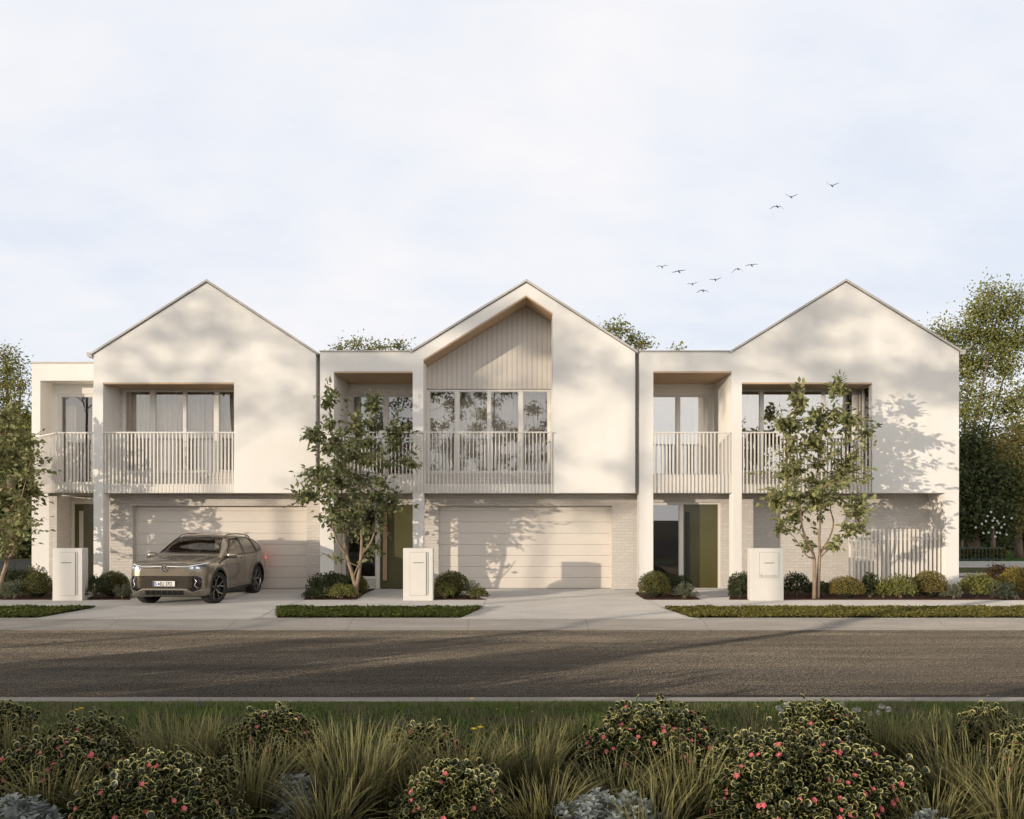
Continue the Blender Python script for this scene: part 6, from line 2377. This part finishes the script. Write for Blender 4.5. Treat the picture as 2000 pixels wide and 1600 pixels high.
def tyre_mat():
    m, nt, b, out = new_mat('tyre_tread')
    g = G(nt)
    p = g.obj()
    s = g.n('ShaderNodeSeparateXYZ')
    g.l(p, s.inputs[0])
    ang = g.math('ARCTAN2', s.outputs[2], s.outputs[1])
    rad = g.math('SQRT', g.math('ADD', g.math('MULTIPLY', s.outputs[1], s.outputs[1]), g.math('MULTIPLY', s.outputs[2], s.outputs[2])))
    blocks = g.math('GREATER_THAN', g.math('FRACT', g.math('ADD', g.math('MULTIPLY', ang, 12.0), g.math('MULTIPLY', g.math('ABSOLUTE', s.outputs[0]), 14.0))), .22)
    grooves = g.math('GREATER_THAN', g.math('FRACT', g.math('ADD', g.math('MULTIPLY', s.outputs[0], 22.0), .5)), .18)
    tread = g.math('GREATER_THAN', rad, .343)
    h = g.math('MULTIPLY', g.math('MULTIPLY', blocks, grooves), tread)
    c = g.mix(g.math('MULTIPLY', h, 1.0), (.016, .015, .014), (.034, .031, .028))
    g.l(c, b.inputs['Base Color'])
    b.inputs['Roughness'].default_value = .75
    g.l(g.bump(h, 1.0, .012), b.inputs['Normal'])
    return m


M['tyre'] = tyre_mat()
M['car_grille'] = plain('grille_lattice', (.16, .13, .095), .35, .6)
M['car_band'] = plain('light_band', (.17, .145, .11), .22, .4, coat=.8)
M['car_rail'] = plain('roof_rail', (.20, .18, .15), .35, .7)
CAR_POS, CAR_ROT, CAR_STEER = (PX(321, 20.42), 20.42, zg(22) - .002), -3.6, -17
build_car()
# ---------------------------------------------------------------- birds
def bird(px, py, Y, span_px, lift, roll, label, sweep=.25):
    """lift: height of the wing tips over the body as a share of the half span (left, right); mid is a bend"""
    root = empty('bird', (PX(px, Y), Y, PZ(py, Y)))
    tag(root, label, 'bird', 'flock of dark birds in the sky')
    hs = span_px * Y / FOC / 2
    mb = MB()
    prof = [(-.20, .0), (-.19, .012), (-.12, .035), (-.02, .055), (.08, .05), (.15, .03), (.19, .034), (.23, .02), (.27, .004), (.275, 0)]
    n = 8
    s = hs / .45 * .8
    vs = []
    for a, r in prof:
        for k in range(n):
            t = 2 * math.pi * k / n
            vs.append((r * s * math.cos(t), -a * s * -1, r * s * math.sin(t)))
    fs = [(i * n + k, i * n + (k + 1) % n, (i + 1) * n + (k + 1) % n, (i + 1) * n + k) for i in range(len(prof) - 1) for k in range(n)]
    mb.add(vs, fs)
    mb.add([(-.05 * s, -.16 * s, .0), (.05 * s, -.16 * s, 0), (.07 * s, -.34 * s, .005), (-.07 * s, -.34 * s, .005), (0, -.2 * s, .02 * s)], [(0, 1, 4), (1, 2, 4), (2, 3, 4), (3, 0, 4), (3, 2, 1, 0)])
    mb.build('bird_body', M['bird'], root, smooth=True)
    for sd, (mid, tip) in ((-1, lift[0]), (1, lift[1])):
        w = MB()
        st = [(0.06, .0, .20), (.5, mid, .21), (.75, (mid * .35 + tip * .65), .16), (1.0, tip, .04)]
        vs = []
        for t, z, c in st:
            x = sd * hs * t
            yb = sweep * hs * max(0, t - .45) * .6
            for yy, zz in ((.10 * s + yb * -1, 0), (.10 * s - c * hs - yb, -.004), (.10 * s - c * hs * .4 - yb, .018 * s * (1.1 - t) + .004)):
                vs.append((x, yy, z * hs + zz))
        fs = []
        for i in range(3):
            for a, b in ((0, 1), (1, 2), (2, 0)):
                fs.append((i * 3 + a, i * 3 + b, (i + 1) * 3 + b, (i + 1) * 3 + a))
        fs += [(0, 1, 2), (11, 10, 9)]
        w.add(vs, fs)
        w.build('wing', M['bird'], root, smooth=False)
    root.rotation_euler = (R(38), R(roll), 0)
    return root


for px, py, sp, lf, roll, lab in (
        (1293, 521.5, 23, ((.22, -.02), (.30, .18)), 0, 'leftmost bird of the lower flock with arched wings'),
        (1326, 530, 28, ((-.02, -.10), (.06, .06)), -6, 'bird gliding with flat tilted wings, second from the left in the lower flock'),
        (1352, 555, 21, ((.06, .02), (.12, .30)), -2, 'smallest bird of the flock above the lowest one'),
        (1373, 567.5, 25, ((-.05, -.40), (-.05, -.30)), 0, 'lowest bird of the flock with drooping wings'),
        (1397, 546.5, 24, ((.02, .06), (.10, .38)), 0, 'bird with one wing raised in the middle of the lower flock'),
        (1441.5, 525.5, 23, ((-.12, -.72), (-.05, -.45)), 0, 'bird with steeply drooping wings in the lower flock'),
        (1468, 518, 26, ((.02, -.16), (.14, .10)), 0, 'rightmost bird of the lower flock with nearly level wings'),
        (1518, 403.5, 29, ((-.02, -.36), (-.02, -.34)), 0, 'bird with drooping wings, lowest of the three upper birds'),
        (1545, 385, 26, ((.18, .44), (.18, .40)), 0, 'bird with raised wings, middle of the three upper birds'),
        (1625, 363, 27, ((.22, .50), (.22, .38)), 0, 'highest bird at the upper right with raised wings')):
    bird(px, py, 62.0, sp, lf, roll, lab)


# ---------------------------------------------------------------- things past the right house corner
def low_fence(x0, x1, Y, h, label, rails=(.95, .12), pitch=.17, posts=2.4):
    root = empty('park_fence', ((x0 + x1) / 2, Y, 0))
    tag(root, label, 'fence', 'low park fences beyond the side street')
    mb = MB()
    for r_ in rails:
        mb.box(x0, x1, Y - .02, Y + .02, h * r_ - .02, h * r_ + .02)
    part(mb, 'rail', M['fence_metal'], root)
    mb = MB()
    x = x0
    while x < x1:
        mb.box(x - .012, x + .012, Y - .012, Y + .012, .0, h * .93)
        x += pitch
    part(mb, 'baluster', M['fence_metal'], root)
    mb = MB()
    x = x0
    while x <= x1 + .01:
        mb.box(x - .04, x + .04, Y - .04, Y + .04, 0, h + .05)
        x += posts
    part(mb, 'fence_post', M['post_wood'], root)


low_fence(PX(1868, 40.3), PX(1962, 40.3), 40.3, .62, 'low green fence beside the side street at the right')
low_fence(PX(1880, 50.0), PX(1940, 50.0), 50.0, .75, 'second low fence farther back in the dark under the trees')
lw = MB()
lw.box(X24(1873) + .25, PX(1905, 27.2), 27.1, 27.3, -.03, .16)
o = lw.build('garden_wall', M['render'])
tag(o, 'short low white garden wall just past the corner pillar behind the shrubs', 'wall')
# clipped low hedge in front of the fence
rng = np.random.default_rng(77)
n = 2600
P = np.column_stack([rng.uniform(PX(1866, 40.7), PX(1962, 40.7), n), rng.uniform(40.5, 40.9, n), rng.uniform(.02, .5, n)])
D = norm(rng.normal(0, 1, (n, 3)) + np.array([0, -.4, .4]))
o = link_mesh('park_hedge', leaf_mesh('park_hedge', P, D, rng.normal(0, 1, (n, 3)) + np.array([0, 0, 1]), np.full((n, 1), .14) * np.ones((1, 3)), 'small'), M['leaf_ball'])
tag(o, 'low brownish hedge growing behind the low green fence', 'hedge')
# white blossoms of the small dark tree
ft = [o for o in COL.objects if o.name.startswith('flowering_tree')][0]
rng = np.random.default_rng(78)
spots = [(1935, 1000), (1941, 1012), (1925, 1018), (1950, 1022), (1917, 1023), (1938, 1030), (1946, 1040), (1960, 1010), (1975, 1012), (1905, 1030), (1930, 1040), (1965, 1044), (1955, 1030), (1943, 1048), (1920, 1041), (1938, 1017), (1952, 1041), (1947, 1018), (1961, 1024), (1928, 1008)]
mb = MB()
for px, py in spots:
    y = 40.0 + rng.uniform(-.3, .2)
    c = (PX(px, y), y, PZ(py, y))
    for k in range(6):
        a = k * 1.047
        mb.add([c, (c[0] + .045 * math.cos(a - .4), c[1] - .03, c[2] + .045 * math.sin(a - .4)), (c[0] + .06 * math.cos(a), c[1] - .05, c[2] + .06 * math.sin(a)), (c[0] + .045 * math.cos(a + .4), c[1] - .03, c[2] + .045 * math.sin(a + .4))], [(0, 1, 2, 3)])
part(mb, 'blossom', M['white_blossom'], ft)


# ---------------------------------------------------------------- sky, sun, camera
w = bpy.data.worlds.new('World')
scene.world = w
w.use_nodes = True
nt = w.node_tree
g = G(nt)
bg = nt.nodes['Background']
sky = g.n('ShaderNodeTexSky')
sky.sky_type = 'NISHITA'
sky.sun_disc = False
sky.sun_elevation = R(SUN_EL)
sky.sun_rotation = R(180 + SUN_AZ)
tc = g.n('ShaderNodeTexCoord')
sep = g.n('ShaderNodeSeparateXYZ')
g.l(tc.outputs['Generated'], sep.inputs[0])
# soft cloud cover: noise over the dome, flattened towards the horizon
zc = g.math('ADD', g.math('MAXIMUM', sep.outputs[2], 0.0), .35)
cv = g.n('ShaderNodeCombineXYZ')
g.l(g.math('DIVIDE', sep.outputs[0], zc), cv.inputs[0])
g.l(g.math('DIVIDE', sep.outputs[1], zc), cv.inputs[1])
n1 = g.noise(cv.outputs[0], 1.15, 7, .56, .35)
n2 = g.noise(g.scale(cv.outputs[0], (1.0, 1.9, 1)), 3.2, 6, .6, .2)
f = g.math('ADD', g.math('MULTIPLY', n1, .72), g.math('MULTIPLY', n2, .28))
CL = SKY_LEVEL
col = g.ramp(f, [(.38, tuple(CL * c for c in (.745, .80, .905))), (.475, tuple(CL * c for c in (.83, .855, .92))), (.57, tuple(CL * c for c in (.905, .90, .93))), (.69, tuple(CL * c for c in (.985, .975, .975)))])
fall = g.ramp(g.math('MAXIMUM', sep.outputs[2], 0.0), [(.0, (1, 1, 1)), (.50, (1, 1, 1)), (.62, (SKY_ZENITH,) * 3), (1.0, (SKY_ZENITH,) * 3)])
cloud = g.mix(1.0, col, fall, 'MULTIPLY')
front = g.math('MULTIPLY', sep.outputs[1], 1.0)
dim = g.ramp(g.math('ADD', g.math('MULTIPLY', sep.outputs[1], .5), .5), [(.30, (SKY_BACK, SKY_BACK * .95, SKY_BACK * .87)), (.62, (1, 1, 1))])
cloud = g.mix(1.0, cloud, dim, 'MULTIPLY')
cloud10 = g.n('ShaderNodeVectorMath', operation='SCALE')
g.l(cloud, cloud10.inputs[0])
cloud10.inputs['Scale'].default_value = 10.0
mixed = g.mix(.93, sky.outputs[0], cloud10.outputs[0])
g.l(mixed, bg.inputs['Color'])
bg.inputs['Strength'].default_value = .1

sl_ = bpy.data.lights.new('sun', 'SUN')
sl_.energy = SUN_POWER
sl_.angle = R(SUN_ANGLE)
sl_.color = SUN_COL
so_ = bpy.data.objects.new('sun', sl_)
COL.objects.link(so_)
so_.rotation_euler = SUN_DIR.to_track_quat('Z', 'Y').to_euler()
so_.location = SUN_DIR * 60

cam = bpy.data.cameras.new('camera')
co = bpy.data.objects.new('camera', cam)
COL.objects.link(co)
co.location = (0, 0, HC)
co.rotation_euler = (R(90), 0, 0)
cam.sensor_fit = 'HORIZONTAL'
cam.sensor_width = 36
cam.lens = 36 * FOC / 2000
cam.shift_x = 0
cam.shift_y = (CY - 800) / 2000
cam.clip_end = 2000
cam.clip_start = .05
scene.camera = co

vs_ = scene.view_settings
vs_.view_transform = 'Standard'
vs_.look = 'None'
vs_.gamma = 1
vs_.exposure = EXPOSURE
scene.cycles.use_denoising = True
try:
    scene.cycles.denoiser = 'OPENIMAGEDENOISE'
except Exception:
    pass
scene.cycles.max_bounces = 8
scene.cycles.transparent_max_bounces = 16
scene.cycles.caustics_reflective = False
scene.cycles.caustics_refractive = False
scene.cycles.sample_clamp_indirect = 4
